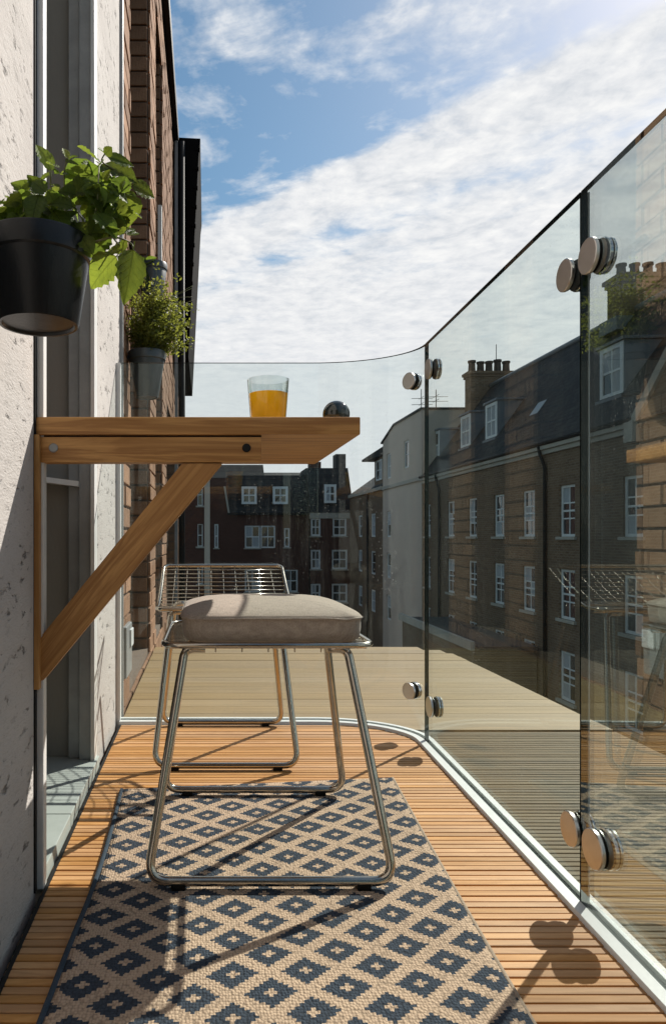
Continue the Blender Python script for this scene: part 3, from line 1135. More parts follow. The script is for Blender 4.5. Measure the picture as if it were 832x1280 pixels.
g = G()
bx_, _, _ = at(420, 500, 1.20)
bmesh.ops.create_uvsphere(g.b, u_segments=40, v_segments=24, radius=0.0235)
for fc in g.b.faces: fc.smooth = True
bmesh.ops.translate(g.b, verts=g.b.verts[:], vec=(bx_, 1.20, TT + 0.0231))
o = put('glass_ball', g, 'ball', loc=(bx_, 1.2, TT))
tag(o, 'small dark polished glass ball on the end of the wooden table', 'ball')


# ------------------------------------------------------------------ stools
def make_stool(label, cx, yf, yr, zfloor_f, zfloor_r, wf, wr, seat_w, back):
    cy = (yf + yr) / 2
    st = thing('wire_stool', label, 'stool', (cx, cy, 0.0), 'wire stools under the wall table')
    RT = 0.0077
    SZ = 0.388
    y0, y1 = yf + 0.045, yr - 0.045            # seat frame
    topw = seat_w * 0.40
    for (yb, yt, wd, zf) in ((yf, y0 + 0.045, wf, zfloor_f), (yr, y1 - 0.045, wr, zfloor_r)):
        zb_ = zf + 0.0035 + RT
        hw = wd / 2 - RT
        zt = SZ - 0.012
        pts = [(cx - topw + 0.035, yt, zt), (cx - topw, yt, zt), (cx - hw, yb, zb_), (cx + hw, yb, zb_), (cx + topw, yt, zt), (cx + topw - 0.035, yt, zt)]
        g = G()
        g.tube(fillet(pts, 0.036, 8), RT, 12)
        put('leg_frame', g, 'chrome', st)
        for sx in (-1, 1):
            g = G()
            xx = cx + sx * (hw - 0.05)
            g.box(xx - 0.011, xx + 0.011, yb - 0.0085, yb + 0.0085, zf - 0.0005, zb_ - 0.001, 0.002)
            put('foot_pad', g, 'rubber', st)
    # seat frame
    sw = seat_w / 2
    rr = 0.0052
    lift = 0.095 if back else 0.0

    def sz(y_):                                  # side profile: flat seat that sweeps up into the low back
        if not back: return SZ
        k = max(0.0, (y_ - (y0 + 0.07)) / (y1 - y0 - 0.07))
        return SZ + lift * k ** 1.25
    ring = []
    cr = 0.016 if back else 0.03
    for (ccx, ccy, a0) in ((cx - sw + cr, y0 + cr, 180), (cx + sw - cr, y0 + cr, 270), (cx + sw - cr, y1 - cr, 0), (cx - sw + cr, y1 - cr, 90)):
        for k in range(7):
            a = R(a0 + 15 * k)
            xx, yy = ccx + cr * math.cos(a), ccy + cr * math.sin(a)
            ring.append((xx, yy, sz(yy)))
    # refine the long sides so that they follow the sweep
    full = []
    for i, q in enumerate(ring):
        nx_ = ring[(i + 1) % len(ring)]
        full.append(q)
        if abs(nx_[1] - q[1]) > 0.05:
            for k in range(1, 10):
                yy = q[1] + (nx_[1] - q[1]) * k / 10
                full.append((q[0] + (nx_[0] - q[0]) * k / 10, yy, sz(yy)))
    g = G()
    g.tube(full, rr, 10, closed=True)
    put('seat_rim', g, 'chrome', st)
    g = G()
    for yy in (y0 + 0.045, y1 - 0.045):
        g.tube([(cx - sw + 0.002, yy, sz(yy) - 0.008), (cx + sw - 0.002, yy, sz(yy) - 0.008)] if not back or yy < cy else
               [(cx - sw + 0.05, yy, SZ - 0.010), (cx + sw - 0.05, yy, SZ - 0.010)], 0.0048, 8)
    put('cross_bar', g, 'chrome', st)
    nd = 9 if back else 7
    for k in range(1, nd + 1):
        xx = cx - sw + seat_w * k / (nd + 1)
        pts = []
        for j in range(15):
            yy = y0 + (y1 - y0) * j / 14
            pts.append((xx, yy, sz(yy) - 0.0025))
        pts = [(xx, y0 + 0.001, SZ - 0.011)] + pts
        g = G()
        g.tube(pts, 0.0012, 6)
        put('seat_wire', g, 'chrome', st)
    nh = 14 if back else 20
    for k in range(1, nh):
        yy = y0 + (y1 - y0) * k / nh
        g = G()
        g.tube([(cx - sw + 0.001, yy, sz(yy)), (cx + sw - 0.001, yy, sz(yy))], 0.0010, 6)
        put('seat_wire', g, 'chrome', st)
    return st


RUGZ = 0.0075
make_stool('steel wire stool carrying a beige cushion, standing on the patterned rug', 0.103, 1.090, 1.485, RUGZ, RUGZ, 0.410, 0.404, 0.350, False)
make_stool('bare steel wire stool with low raised back, standing on the slatted deck by the glass', 0.048, 1.662, 2.052, 0.0, 0.0, 0.366, 0.374, 0.345, True)

# cushion
g = G()
cxu, cyu = 0.113, 1.300
hw, hd = 0.156, 0.155
N = 36


def squ(k, p_):
    return math.copysign(abs(k) ** p_, k)


lay = [(0.0, 0.93), (0.006, 0.985), (0.022, 1.0), (0.034, 1.0), (0.038, 1.006), (0.041, 1.012), (0.044, 1.006), (0.0465, 0.985), (0.0515, 0.91), (0.0575, 0.77), (0.0625, 0.56), (0.0655, 0.28)]
rows = []
for (h_, k_) in lay:
    ring = []
    for i in range(4 * N):
        a = 2 * math.pi * i / (4 * N)
        e = 0.25
        xx, yy = hw * k_ * squ(math.cos(a), e), hd * k_ * squ(math.sin(a), e)
        wr_ = (0.0007 * math.sin(7 * a + h_ * 160) + 0.0005 * math.sin(13 * a + 2)) * (1 if h_ < 0.045 else 0.4)
        ring.append(g.b.verts.new((cxu + xx * (1 + wr_ * 2), cyu + yy * (1 + wr_ * 2), 0.3895 + h_ + wr_ * (1 if 0.0 < h_ else 0))))
    rows.append(ring)
for A, Bq in zip(rows, rows[1:]):
    for i in range(4 * N):
        k2 = (i + 1) % (4 * N)
        g.b.faces.new((A[i], A[k2], Bq[k2], Bq[i])).smooth = True
g.b.faces.new(rows[0][::-1])
vc = g.b.verts.new((cxu, cyu, 0.3895 + 0.0662))
for i in range(4 * N):
    g.b.faces.new((rows[-1][i], rows[-1][(i + 1) % (4 * N)], vc)).smooth = True
cu = put('seat_cushion', g, 'linen', loc=(cxu, cyu, 0.3895))
tag(cu, 'plump beige linen cushion on the wire stool', 'cushion')
g = G()
pts = []
for i in range(4 * N):
    a = 2 * math.pi * i / (4 * N)
    k_ = 1.011
    wr_ = 0.0007 * math.sin(7 * a + 0.041 * 160) + 0.0005 * math.sin(13 * a + 2)
    pts.append((cxu + hw * k_ * squ(math.cos(a), 0.25) * (1 + wr_ * 2), cyu + hd * k_ * squ(math.sin(a), 0.25) * (1 + wr_ * 2), 0.3895 + 0.041 + wr_))
g.tube(pts, 0.0018, 6, closed=True)
put('piping', g, 'linen', cu)

# ------------------------------------------------------------------ rug
g = G()
uvl = g.b.loops.layers.uv.new('UVMap')
NU, NV = 40, 80
FL, FR, NR, NL = Vector((-0.183, 1.519)), Vector((0.433, 1.593)), Vector((0.352, 0.10)), Vector((-0.190, 0.06))
grid = []


def rugp(a, b_):
    q = (NL * (1 - a) + NR * a) * (1 - b_) + (FL * (1 - a) + FR * a) * b_
    q = q.copy()
    q.x += 0.006 * math.sin(b_ * 9.0 + 1.0) * (1 - a) * (1 if a < 0.5 else 0.6) - 0.012 * math.sin(math.pi * b_) * a
    wv_ = 0.0022 * math.sin(q.y * 16 + q.x * 5) * math.exp(-((q.y - 0.95) / 0.28) ** 2) * (0.3 + (1 - a))
    return q, max(0.0, wv_)


for j in range(NV + 1):
    rw = []
    for i in range(NU + 1):
        q, h_ = rugp(i / NU, j / NV)
        rw.append(g.b.verts.new((q.x, q.y, 0.0068 + h_)))
    grid.append(rw)
UU = 6.05
VV = 18.8
for j in range(NV):
    for i in range(NU):
        fc = g.b.faces.new((grid[j][i], grid[j][i + 1], grid[j + 1][i + 1], grid[j + 1][i]))
        fc.smooth = True
        for lp, (a, b_) in zip(fc.loops, ((i, j), (i + 1, j), (i + 1, j + 1), (i, j + 1))):
            lp[uvl].uv = (a / NU * UU + 0.15, b_ / NV * VV + 0.30)
# underside and hem sides
bord = [grid[0][i] for i in range(NU + 1)] + [grid[j][NU] for j in range(1, NV + 1)] + [grid[NV][i] for i in range(NU - 1, -1, -1)] + [grid[j][0] for j in range(NV - 1, 0, -1)]
low = [g.b.verts.new((q.co.x, q.co.y, 0.0005)) for q in bord]
for i in range(len(bord)):
    k2 = (i + 1) % len(bord)
    fc = g.b.faces.new((bord[i], low[i], low[k2], bord[k2]))
    for lp in fc.loops: lp[uvl].uv = (0.15, 0.3)
rug = put('rug', g, 'rug', loc=(0.1, 0.8, 0.0), normals=False)
tag(rug, 'flat woven rug of navy stepped diamonds on beige, on the slatted deck', 'rug')
g = G()
pts = []
for j in range(NV + 1):
    q, h_ = rugp(0, j / NV)
    pts.append((q.x - 0.002, q.y, 0.0045 + h_))
g.tube(pts, 0.0048, 8)
put('edge_binding', g, 'rug_edge', rug)
g = G()
pts = []
for j in range(NV + 1):
    q, h_ = rugp(1, j / NV)
    pts.append((q.x + 0.001, q.y, 0.0040))
g.tube(pts, 0.0038, 8)
put('edge_hem', g, 'rug_hem', rug)


# ------------------------------------------------------------------ pots and plants
def make_pot(label, c, z0, z1, r0, r1, mat_, rimh):
    x_, y_ = c
    t_ = thing('hanging_pot', label, 'plant pot', (x_, y_, z0), 'pots hung on the house walls')
    H_ = z1 - z0
    rm = r0 + (r1 - r0) * 0.88
    g_ = G()
    g_.lathe((x_, y_, z0), [(0, 0.003), (r0 * 0.86, 0.003), (r0 * 0.90, 0.0), (r0 * 0.97, 0.0), (r0, 0.003), (rm - 0.002, H_ - rimh), (rm - 0.004, H_ - rimh + 0.004), (rm - 0.006, H_ - 0.012), (0, H_ - 0.02)], 56)
    put('body', g_, mat_, t_, sharp=35)
    g_ = G()
    g_.lathe((x_, y_, z0), [(rm - 0.005, H_ - rimh - 0.001), (r1 - 0.003, H_ - rimh), (r1 - 0.001, H_ - rimh + 0.002), (r1, H_ - 0.002), (r1 - 0.001, H_), (r1 - 0.004, H_), (r1 - 0.005, H_ - 0.006), (rm - 0.006, H_ - rimh + 0.004)], 56)
    put('rim', g_, mat_, t_, sharp=35)
    g_ = G()
    g_.lathe((x_, y_, z0), [(0, H_ - 0.014), (r1 * 0.5, H_ - 0.011), (rm - 0.004, H_ - 0.016), (rm - 0.004, H_ - 0.024), (0, H_ - 0.024)], 32)
    put('soil', g_, 'soil', t_)
    g_ = G()
    g_.box(WALL - 0.002, x_ - r1 * 0.8, y_ - 0.012, y_ + 0.012, z1 - rimh * 0.9, z1 - rimh * 0.35)
    put('hook', g_, mat_, t_)
    return t_


make_pot('large black plastic pot of mint hung on the rendered wall', (-0.2085, 0.85), 0.832, 0.937, 0.0495, 0.0655, 'pot_black', 0.027)
make_pot('slate grey pot of feathery herb hung beyond the end glass panel', (-0.2085, 2.40), 1.055, 1.215, 0.040, 0.0665, 'pot_grey', 0.03)
make_pot('small slate grey pot hung high behind the feathery herb', (-0.214, 2.78), 1.52, 1.675, 0.036, 0.056, 'pot_grey', 0.026)


def leaf_mesh(name, seed, wr, curl, serr):
    rnd = random.Random(seed)
    b = bmesh.new()
    NL_, NW = 12, 6
    rows_ = []
    for j in range(NL_ + 1):
        t_ = j / NL_
        half = wr * 0.5 * (math.sin(math.pi * min(1, t_ ** 0.72)) ** 0.85) if 0 < t_ < 1 else 0.004
        rw = []
        for i in range(-NW // 2, NW // 2 + 1):
            s = i / (NW / 2)
            hw_ = half
            if abs(i) == NW // 2 and 0 < j < NL_:
                hw_ = half * (1 + (serr if j % 2 else -serr))
            x_ = s * hw_
            z_ = 0.16 * wr * abs(s) ** 1.3 * math.sin(math.pi * t_) - curl * t_ * t_ - 0.03 * (abs(i) % 2) * math.sin(math.pi * t_) + rnd.uniform(-0.008, 0.008) + 0.022 * (1 if (j + abs(i)) % 2 else -1) * math.sin(math.pi * t_) * (0.4 + abs(s) * 0.6)
            rw.append(b.verts.new((x_, t_, z_)))
        rows_.append(rw)
    for A, Bq in zip(rows_, rows_[1:]):
        for i in range(NW):
            b.faces.new((A[i], A[i + 1], Bq[i + 1], Bq[i])).smooth = True
    # short stalk
    st_ = [b.verts.new(q) for q in ((-0.012, -0.16, 0.02), (0.012, -0.16, 0.02), (0.012, 0.02, 0.0), (-0.012, 0.02, 0.0))]
    b.faces.new(st_)
    me_ = bpy.data.meshes.new(name)
    b.to_mesh(me_)
    b.free()
    me_.materials.append(M['mint'])
    return me_


leaf_vars = [leaf_mesh('mint_leaf', 11 + k, 0.66, cl, se) for k, (cl, se) in enumerate(((0.10, 0.05), (0.22, 0.07), (0.02, 0.06), (0.32, 0.05)))]
mint = thing('mint_plant', 'leafy bright green mint growing from the large black pot', 'plant', (-0.2085, 0.85, 0.92))


def add_leaf(base, tip, width, nrm, parent):
    base, tip, nrm = Vector(base), Vector(tip), Vector(nrm)
    yv = (tip - base)
    L = yv.length
    yv.normalize()
    zv = (nrm - yv * nrm.dot(yv)).normalized()
    xv = yv.cross(zv)
    ml = Matrix((xv, yv, zv)).transposed().to_4x4()
    o_ = bpy.data.objects.new('leaf', random.choice(leaf_vars))
    C.objects.link(o_)
    o_.parent = parent
    o_.matrix_local = Matrix.Translation(base - BASE[parent.name]) @ ml @ Matrix.Diagonal((width / 0.66, L, max(width / 0.66, L * 0.7), 1))
    BASE[o_.name] = base
    return o_


def zp(zx, zy, Y):
    return Vector(at(zx * 0.2404, 160 + zy * 0.2404, Y))


LV = [(265, 225, 203, 55, 62), (350, 160, 338, 82, 30), (355, 165, 398, 138, 28), (340, 172, 412, 186, 34), (300, 205, 248, 168, 42),
      (512, 198, 345, 378, 165), (270, 232, 203, 277, 48), (255, 292, 312, 300, 30), (335, 242, 298, 205, 52), (522, 178, 418, 88, 74),
      (545, 138, 582, 102, 38), (545, 138, 528, 97, 32), (528, 190, 700, 258, 118), (560, 150, 690, 195, 66), (688, 298, 798, 358, 92),
      (650, 335, 678, 512, 118), (622, 372, 532, 343, 60), (528, 236, 540, 340, 72), (650, 275, 628, 322, 44), (510, 360, 558, 445, 76),
      (500, 440, 604, 556, 86), (562, 540, 468, 665, 96), (652, 640, 548, 598, 96), (606, 668, 462, 806, 122), (694, 632, 662, 876, 112),
      (470, 600, 532, 540, 54), (160, 348, 92, 272, 86), (165, 340, 92, 388, 64), (170, 332, 234, 342, 58), (232, 356, 318, 402, 84),
      (168, 404, 268, 432, 56), (110, 428, 172, 486, 66), (62, 402, -5, 368, 54), (60, 422, -10, 462, 66), (102, 402, 38, 366, 44),
      (308, 418, 394, 506, 76), (332, 420, 298, 474, 56), (292, 470, 222, 514, 46), (278, 508, 380, 556, 56), (378, 496, 478, 566, 96),
      (252, 428, 196, 486, 76), (398, 402, 474, 378, 66), (360, 400, 430, 450, 70), (440, 470, 500, 380, 70), (140, 430, 90, 490, 60),
      (30, 440, -40, 430, 60), (-20, 430, -80, 470, 60), (-40, 440, -110, 380, 70), (430, 300, 500, 330, 50), (200, 460, 250, 520, 60),
      (420, 560, 480, 640, 70), (330, 480, 400, 430, 60), (470, 400, 420, 330, 70), (60, 480, 10, 500, 50)]
rl_ = random.Random(21)
for k in range(100):
    if k % 2:
        cx_, cy_ = rl_.uniform(-60, 420), rl_.uniform(330, 540)
    else:
        t_ = rl_.random()
        cx_, cy_ = 470 + 190 * t_ + rl_.uniform(-70, 60), 300 + 330 * rl_.random() * (0.4 + 0.6 * t_) - 60 * (1 - t_)
    aa = rl_.uniform(0, 2 * math.pi)
    L_ = rl_.uniform(75, 140)
    LV.append((cx_, cy_, cx_ + L_ * math.cos(aa), cy_ + L_ * math.sin(aa) * 0.8 + 12, L_ * rl_.uniform(0.5, 0.68)))
for i, (bx0, by0, tx0, ty0, wd) in enumerate(LV):
    Y0 = 0.85 + random.uniform(-0.035, 0.035)
    Y1 = Y0 + random.uniform(-0.022, 0.022)
    nrm = Vector((random.uniform(-0.3, 0.9), random.uniform(-1.1, 0.2), random.uniform(0.2, 1.1)))
    if wd > 80:
        nrm = Vector((random.uniform(0.0, 0.5), -1.0, random.uniform(0.2, 0.7)))
    wd_w = wd * 0.2404 * 0.85 / FPX * 1.42
    add_leaf(zp(bx0, by0, Y0), zp(bx0 + (tx0 - bx0) * 1.08, by0 + (ty0 - by0) * 1.08, Y1), wd_w, nrm, mint)
stems = [[(150, 560), (115, 440), (162, 338)], [(300, 560), (270, 400), (262, 225), (262, 215)], [(340, 560), (345, 400), (330, 250), (350, 155)],
         [(420, 600), (440, 480), (375, 405)], [(440, 600), (565, 425), (668, 320), (690, 285)], [(668, 320), (640, 240), (520, 178), (545, 135)],
         [(440, 600), (500, 440), (510, 350), (515, 200)], [(450, 590), (560, 530), (610, 600), (655, 640)], [(470, 600), (600, 560), (690, 600), (695, 635)],
         [(200, 560), (170, 440), (60, 405)], [(260, 560), (290, 470), (310, 415)]]
for s_ in stems:
    g = G()
    pts = [zp(a, b_, 0.85 + 0.02 * math.sin(k * 2.1 + a)) for k, (a, b_) in enumerate(s_)]
    sm = fillet(pts, 0.02, 5)
    g.tube(sm, [0.0016 - 0.0008 * k / len(sm) for k in range(len(sm))], 6)
    put('stem', g, 'stem', mint)

herb = thing('feathery_herb', 'feathery yellow-green herb spilling over the brick house side above the glass', 'plant', (-0.2, 2.40, 1.20))
gst, gl = G(), G()
rnd = random.Random(5)
for k in range(170):
    a = rnd.uniform(0, 2 * math.pi)
    r0 = rnd.uniform(0, 0.045)
    p0 = Vector((-0.2 + r0 * math.cos(a), 2.40 + r0 * math.sin(a), 1.20))
    reach = rnd.uniform(0.02, 0.13)
    hgt = rnd.uniform(0.05, 0.31)
    d_ = Vector((abs(math.cos(a)) * 0.9 + 0.1 if rnd.random() < 0.72 else math.cos(a) * 0.4, math.sin(a) * 0.7, 0))
    pts = []
    for j in range(10):
        t_ = j / 9
        pts.append(p0 + d_ * reach * t_ ** 1.2 + Vector((rnd.uniform(-.005, .005), rnd.uniform(-.005, .005), hgt * (t_ - 0.25 * t_ * t_ * rnd.uniform(0.5, 1.8)))))
    gst.tube(pts, [0.0013 - 0.0009 * j / 9 for j in range(10)], 4, cap=False)
    for j in range(2, 10):
        for _ in range(9):
            q = pts[j] + Vector((rnd.uniform(-.012, .012), rnd.uniform(-.012, .012), rnd.uniform(-.012, .012)))
            dd = Vector((rnd.uniform(-1, 1), rnd.uniform(-1, 1), rnd.uniform(-0.4, 1))).normalized()
            sd_ = dd.cross(Vector((rnd.uniform(-1, 1), rnd.uniform(-1, 1), rnd.uniform(-1, 1)))).normalized()
            L = rnd.uniform(0.008, 0.018)
            wv_ = L * 0.25
            gl.poly([q, q + dd * L * 0.5 + sd_ * wv_, q + dd * L, q + dd * L * 0.5 - sd_ * wv_])
for k in range(6):                                   # bare sprigs that stick out against the sky
    q = Vector((-0.095, 2.37, 1.395 + rnd.uniform(-0.03, 0.03)))
    e_ = q + Vector((rnd.uniform(0.02, 0.055), 0, rnd.uniform(-0.02, 0.035)))
    gst.tube([q - Vector((0.05, 0, 0.02)), q, e_], 0.0006, 4)
put('stem', gst, 'stem', herb)
tag(put('foliage', gl, 'herb', herb, normals=False), kind='stuff')

small = thing('trailing_plant', 'few broad green leaves in the small high slate grey pot', 'plant', (-0.214, 2.78, 1.665))
for (a, b_, c_, d_, wd) in ((178, 330, 184, 352, 0.022), (180, 328, 196, 322, 0.02), (185, 330, 172, 320, 0.02), (182, 334, 190, 362, 0.024)):
    add_leaf(at(a, b_, 2.74), at(c_, d_, 2.72), wd * 2.0, (0.4, -1, 0.5), small)
g = G()
g.tube([(-0.214, 2.78, 1.655), (-0.22, 2.76, 1.70), at(180, 330, 2.74)], 0.002, 6)
put('stem', g, 'stem', small)

# ------------------------------------------------------------------ long terrace of brick flats on the right
XB = 12.0
tr = thing('brick_terrace', 'long brown brick terrace with slate roof, dormers and chimneys beyond the glass', 'building', (XB, 26, -9))
WY = [depth_on_x(q, XB) for q in (790, 708, 660, 623, 590, 563, 534)]
ROWS = [(0.55, 2.28), (-2.22, -0.55), (-4.95, -3.30), (-7.6, -6.0)]
WW = 0.98
Y0, Y1 = 9.0, 38.0
ys = [10.2, 13.0, 15.9] + WY
holes = []
for yy in ys:
    ww = 0.92 if yy < 21 else WW
    for (a, b_) in ROWS:
        holes.append((yy - ww / 2, yy + ww / 2, a, b_))
CZ = 3.62
g = G()
wall_open(g, 'X', XB, Y0, Y1, -9, CZ, holes, 0.16)
g.poly([(XB, Y0, -9), (XB, Y0, CZ), (XB + 7, Y0, CZ), (XB + 7, Y0, -9)])
put('wall', g, 'brickX', tr)
g = G()
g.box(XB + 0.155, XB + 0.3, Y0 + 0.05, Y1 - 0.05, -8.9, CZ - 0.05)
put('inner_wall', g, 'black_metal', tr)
for h in holes:
    if h[0] > 12:
        window(tr, 'X', XB, h[0], h[1], h[2], h[3], 2, 3, curtain=0.22, fw=0.085, bw=0.045, set_in=0.07)
# lintels of upright bricks above the openings
g = G()
gl_ = []
for h in holes:
    if h[0] > 12 and h[3] > -4:
        q = G()
        n_ = 12
        for k in range(n_):
            u0 = h[0] - 0.06 + (h[1] - h[0] + 0.12) * k / n_
            q.box(XB - 0.006, XB + 0.01, u0 + 0.006, u0 + (h[1] - h[0] + 0.12) / n_ - 0.006, h[3] + 0.004, h[3] + 0.30)
        put('lintel', q, 'brickX', tr)
g.b.free()
g = G()
g.box(XB - 0.16, XB + 0.04, 19.1, Y1, CZ, CZ + 0.16, 0.02)
g.box(XB - 0.08, XB + 0.04, 19.1, Y1, CZ - 0.16, CZ - 0.002, 0.02)
put('cornice', g, 'cream', tr)
RX, RZ = 15.5, 8.75
EZ = CZ + 0.16


def roof_x(z_):
    return XB + (z_ - EZ) / (RZ - EZ) * (RX - XB)


g = G()
g.prism([(XB - 0.12, Y0, EZ), (RX, Y0, RZ), (RX + 3.6, Y0, EZ)], (0, Y1 - Y0, 0))
put('roof', g, 'slate', tr)
g = G()
g.tube([(RX, Y0, RZ + 0.02), (RX, Y1, RZ + 0.02)], 0.13, 8)
put('ridge', g, 'lead', tr)
g = G()
g.tube([(XB - 0.16, 19.1, EZ + 0.05), (XB - 0.16, Y1, EZ + 0.05)], 0.075, 8)
put('gutter', g, 'black_metal', tr)
# cross gable at the near end
g = G()
gy0, gy1, gyc, gz = 12.9, 19.06, 15.98, 6.9
g.prism([(XB - 0.05, gy0, CZ - 0.02), (XB - 0.05, gy1, CZ - 0.02), (XB - 0.05, gyc, gz)], (3.0, 0, 0))
gb = put('gable', g, 'brickX', tr)
for (ya, yb) in ((gy1 + 0.12, gyc), (gy0 - 0.12, gyc)):
    za = CZ - 0.15
    g = G()
    nrm = Vector((0, 1 if ya > gyc else -1, 0.93)).normalized() * 0.26
    g.prism([(XB - 0.14, ya, za), (XB - 0.14, yb, gz + 0.02), (XB - 0.14, yb, gz + 0.36), (XB - 0.14, ya, za + 0.36)], (3.2, 0, 0))
    put('verge', g, 'cream', gb)
g = G()
g.box(XB - 0.2, XB + 0.1, 18.95, 19.35, CZ - 0.42, CZ + 0.18)
put('kneeler', g, 'cream', gb)
# dormers
for (pxl, pxr, wz0, wz1) in ((750, 779, 4.95, 6.50), (607, 621, 4.95, 6.45), (576, 588, 4.95, 6.45), (538, 549, 4.85, 6.3)):
    xf = 12.78
    ya, yb = depth_on_x(pxr, xf), depth_on_x(pxl, xf)
    g = G()
    zt = wz1 + 0.10
    xr = roof_x(zt) + 0.25
    xb_ = roof_x(wz0 - 0.1)
    for yq in (ya - 0.05, yb - 0.03):
        g.prism([(xf, yq, wz0 - 0.12), (xf, yq, zt), (xr, yq, zt)], (0, 0.08, 0))
    dm = put('dormer', g, 'lead', tr)
    g = G()
    g.prism([(xf - 0.10, ya - 0.12, zt), (xr + 0.1, ya - 0.12, zt + 0.04), (xr + 0.1, yb + 0.12, zt + 0.04), (xf - 0.10, yb + 0.12, zt)], (0, 0, 0.09))
    put('dormer_roof', g, 'lead', dm)
    window(dm, 'X', xf - 0.03, ya, yb, wz0 - 0.02, wz1 + 0.08, 2, 2, 'dormer_window', 0.0, False, 0.75, fw=0.15, bw=0.05)
    g = G()
    g.box(xf - 0.14, xf + 0.02, ya - 0.08, yb + 0.08, wz0 - 0.16, wz0 - 0.03)
    put('dormer_sill', g, 'lead', dm)
# rooflight
z_a, z_b = 5.35, 6.0
ya, yb = depth_on_x(680, roof_x(5.7)), depth_on_x(668, roof_x(5.7))
nx_, nz_ = -(RZ - EZ), (RX - XB)
ln = math.hypot(nx_, nz_)
nx_, nz_ = nx_ / ln * 0.06, nz_ / ln * 0.06
g = G()
g.prism([(roof_x(z_a), ya, z_a), (roof_x(z_b), ya, z_b), (roof_x(z_b), yb, z_b), (roof_x(z_a), yb, z_a)], (nx_, 0, nz_))
rl = put('rooflight', g, 'black_metal', tr)
g = G()
d_ = 0.06
g.prism([(roof_x(z_a + d_) + nx_, ya + d_, z_a + d_ + nz_), (roof_x(z_b - d_) + nx_, ya + d_, z_b - d_ + nz_), (roof_x(z_b - d_) + nx_, yb - d_, z_b - d_ + nz_), (roof_x(z_a + d_) + nx_, yb - d_, z_a + d_ + nz_)], (nx_ * 0.2, 0, nz_ * 0.2))
put('pane', g, 'curtain', rl)


def chimney(x0, x1, y0, y1, z0, z1, pots, pot_r, pot_h, mat_='brickY'):
    g = G()
    g.box(x0, x1, y0, y1, z0, z1 - 0.3)
    ch = put('chimney', g, mat_, tr)
    g = G()
    g.box(x0 - 0.07, x1 + 0.07, y0 - 0.07, y1 + 0.07, z1 - 0.298, z1 - 0.15)
    g.box(x0 - 0.13, x1 + 0.13, y0 - 0.13, y1 + 0.13, z1 - 0.148, z1)
    put('chimney_cap', g, mat_, ch)
    for k in range(pots):
        xx = x0 + (x1 - x0) * (k + 0.5) / pots
        g = G()
        jr = random.uniform(0.9, 1.08)
        g.lathe((xx, (y0 + y1) / 2, z1 - 0.02), [(0, 0), (pot_r, 0), (pot_r * 0.86, pot_h * 0.8 * jr), (pot_r * 1.08, pot_h * 0.84 * jr), (pot_r * 1.08, pot_h * jr), (pot_r * 0.7, pot_h * jr), (pot_r * 0.7, pot_h * 0.6), (0, pot_h * 0.6)], 14)
        put('chimney_pot', g, 'terracotta', ch, sharp=40)
    return ch


chimney(14.95, 17.4, 24.6, 25.5, 6.5, 10.05, 5, 0.17, 0.55)
chimney(14.35, 16.7, 37.2, 37.95, 6.5, 9.55, 5, 0.20, 0.68)
g = G()
g.box(14.7, 17.0, 24.52, 25.6, 8.0, 8.5)
put('flashing', g, 'lead', tr)
for pxx in (680, 548):
    yy = depth_on_x(pxx, XB - 0.08)
    g = G()
    g.tube(fillet([(XB - 0.17, yy + 0.25, EZ), (XB - 0.17, yy + 0.2, EZ - 0.25), (XB - 0.075, yy, CZ - 0.6), (XB - 0.075, yy, -9)], 0.1, 3), 0.062, 8)
    put('downpipe', g, 'black_metal', tr)
g = G()
g.tube([(15.9, 37.5, 9.5), (15.9, 37.5, 11.1)], 0.02, 5)
put('aerial_mast', g, 'black_metal', tr)

# low flat-roofed annex against the terrace
an = thing('flat_roof_annex', 'low brick annex with grey felt flat roof against the terrace', 'building', (10.9, 26, -9))
g = G()
g.box(9.6, XB - 0.12, 24.6, 33.5, -9, -3.55)
put('wall', g, 'brickX', an)
g = G()
g.box(9.5, XB - 0.11, 24.5, 33.6, -3.548, -3.40)
put('roof', g, 'felt', an)
g = G()
g.box(9.45, 9.6, 24.45, 33.65, -3.54, -3.22)
put('parapet', g, 'cream', an)

# ------------------------------------------------------------------ pale rendered block and far brick wing
pb = thing('rendered_block', 'taller pale grey rendered block set into the brick terrace', 'building', (XB, 42, -9))
PB0, PB1 = 38.05, 46.4
g = G()
ph = []
for (pxx, hh) in ((508, 1), (486, 1)):
    yy = depth_on_x(pxx, XB)
    rows_ = [(4.65, 6.3)] if pxx == 508 else [(4.35, 6.0), (0.5, 2.2), (-2.2, -0.55), (-4.95, -3.3)]
    for (a, b_) in rows_:
        ph.append((yy - 0.5, yy + 0.5, a, b_))
wall_open(g, 'X', XB - 0.02, PB0, PB1, -9, 6.4, ph, 0.16)
g.poly([(XB - 0.02, PB0, 6.4), (XB - 0.02, 43.6, 6.4), (XB - 0.02, 43.6, 7.62), (XB - 0.02, PB0, 7.62)])
g.poly([(XB - 0.02, 43.6, 6.4), (XB - 0.02, PB1, 6.4), (XB - 0.02, PB1, 6.9), (XB - 0.02, 43.6, 7.62)])
g.poly([(XB - 0.02, PB0, -9), (XB - 0.02, PB0, 7.62), (XB + 5, PB0, 7.62), (XB + 5, PB0, -9)])
put('wall', g, 'greyrender', pb)
g = G()
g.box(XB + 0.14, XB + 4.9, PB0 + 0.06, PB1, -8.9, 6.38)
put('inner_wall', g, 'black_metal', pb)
for h in ph:
    window(pb, 'X', XB - 0.02, h[0], h[1], h[2], h[3], 1, 2, curtain=0.4, sill=False, fw=0.10, set_in=0.06)
g = G()
g.box(XB - 0.12, XB - 0.02, PB0, PB1, CZ + 0.05, CZ + 0.28, 0.02)
put('cornice', g, 'cream', pb)
g = G()
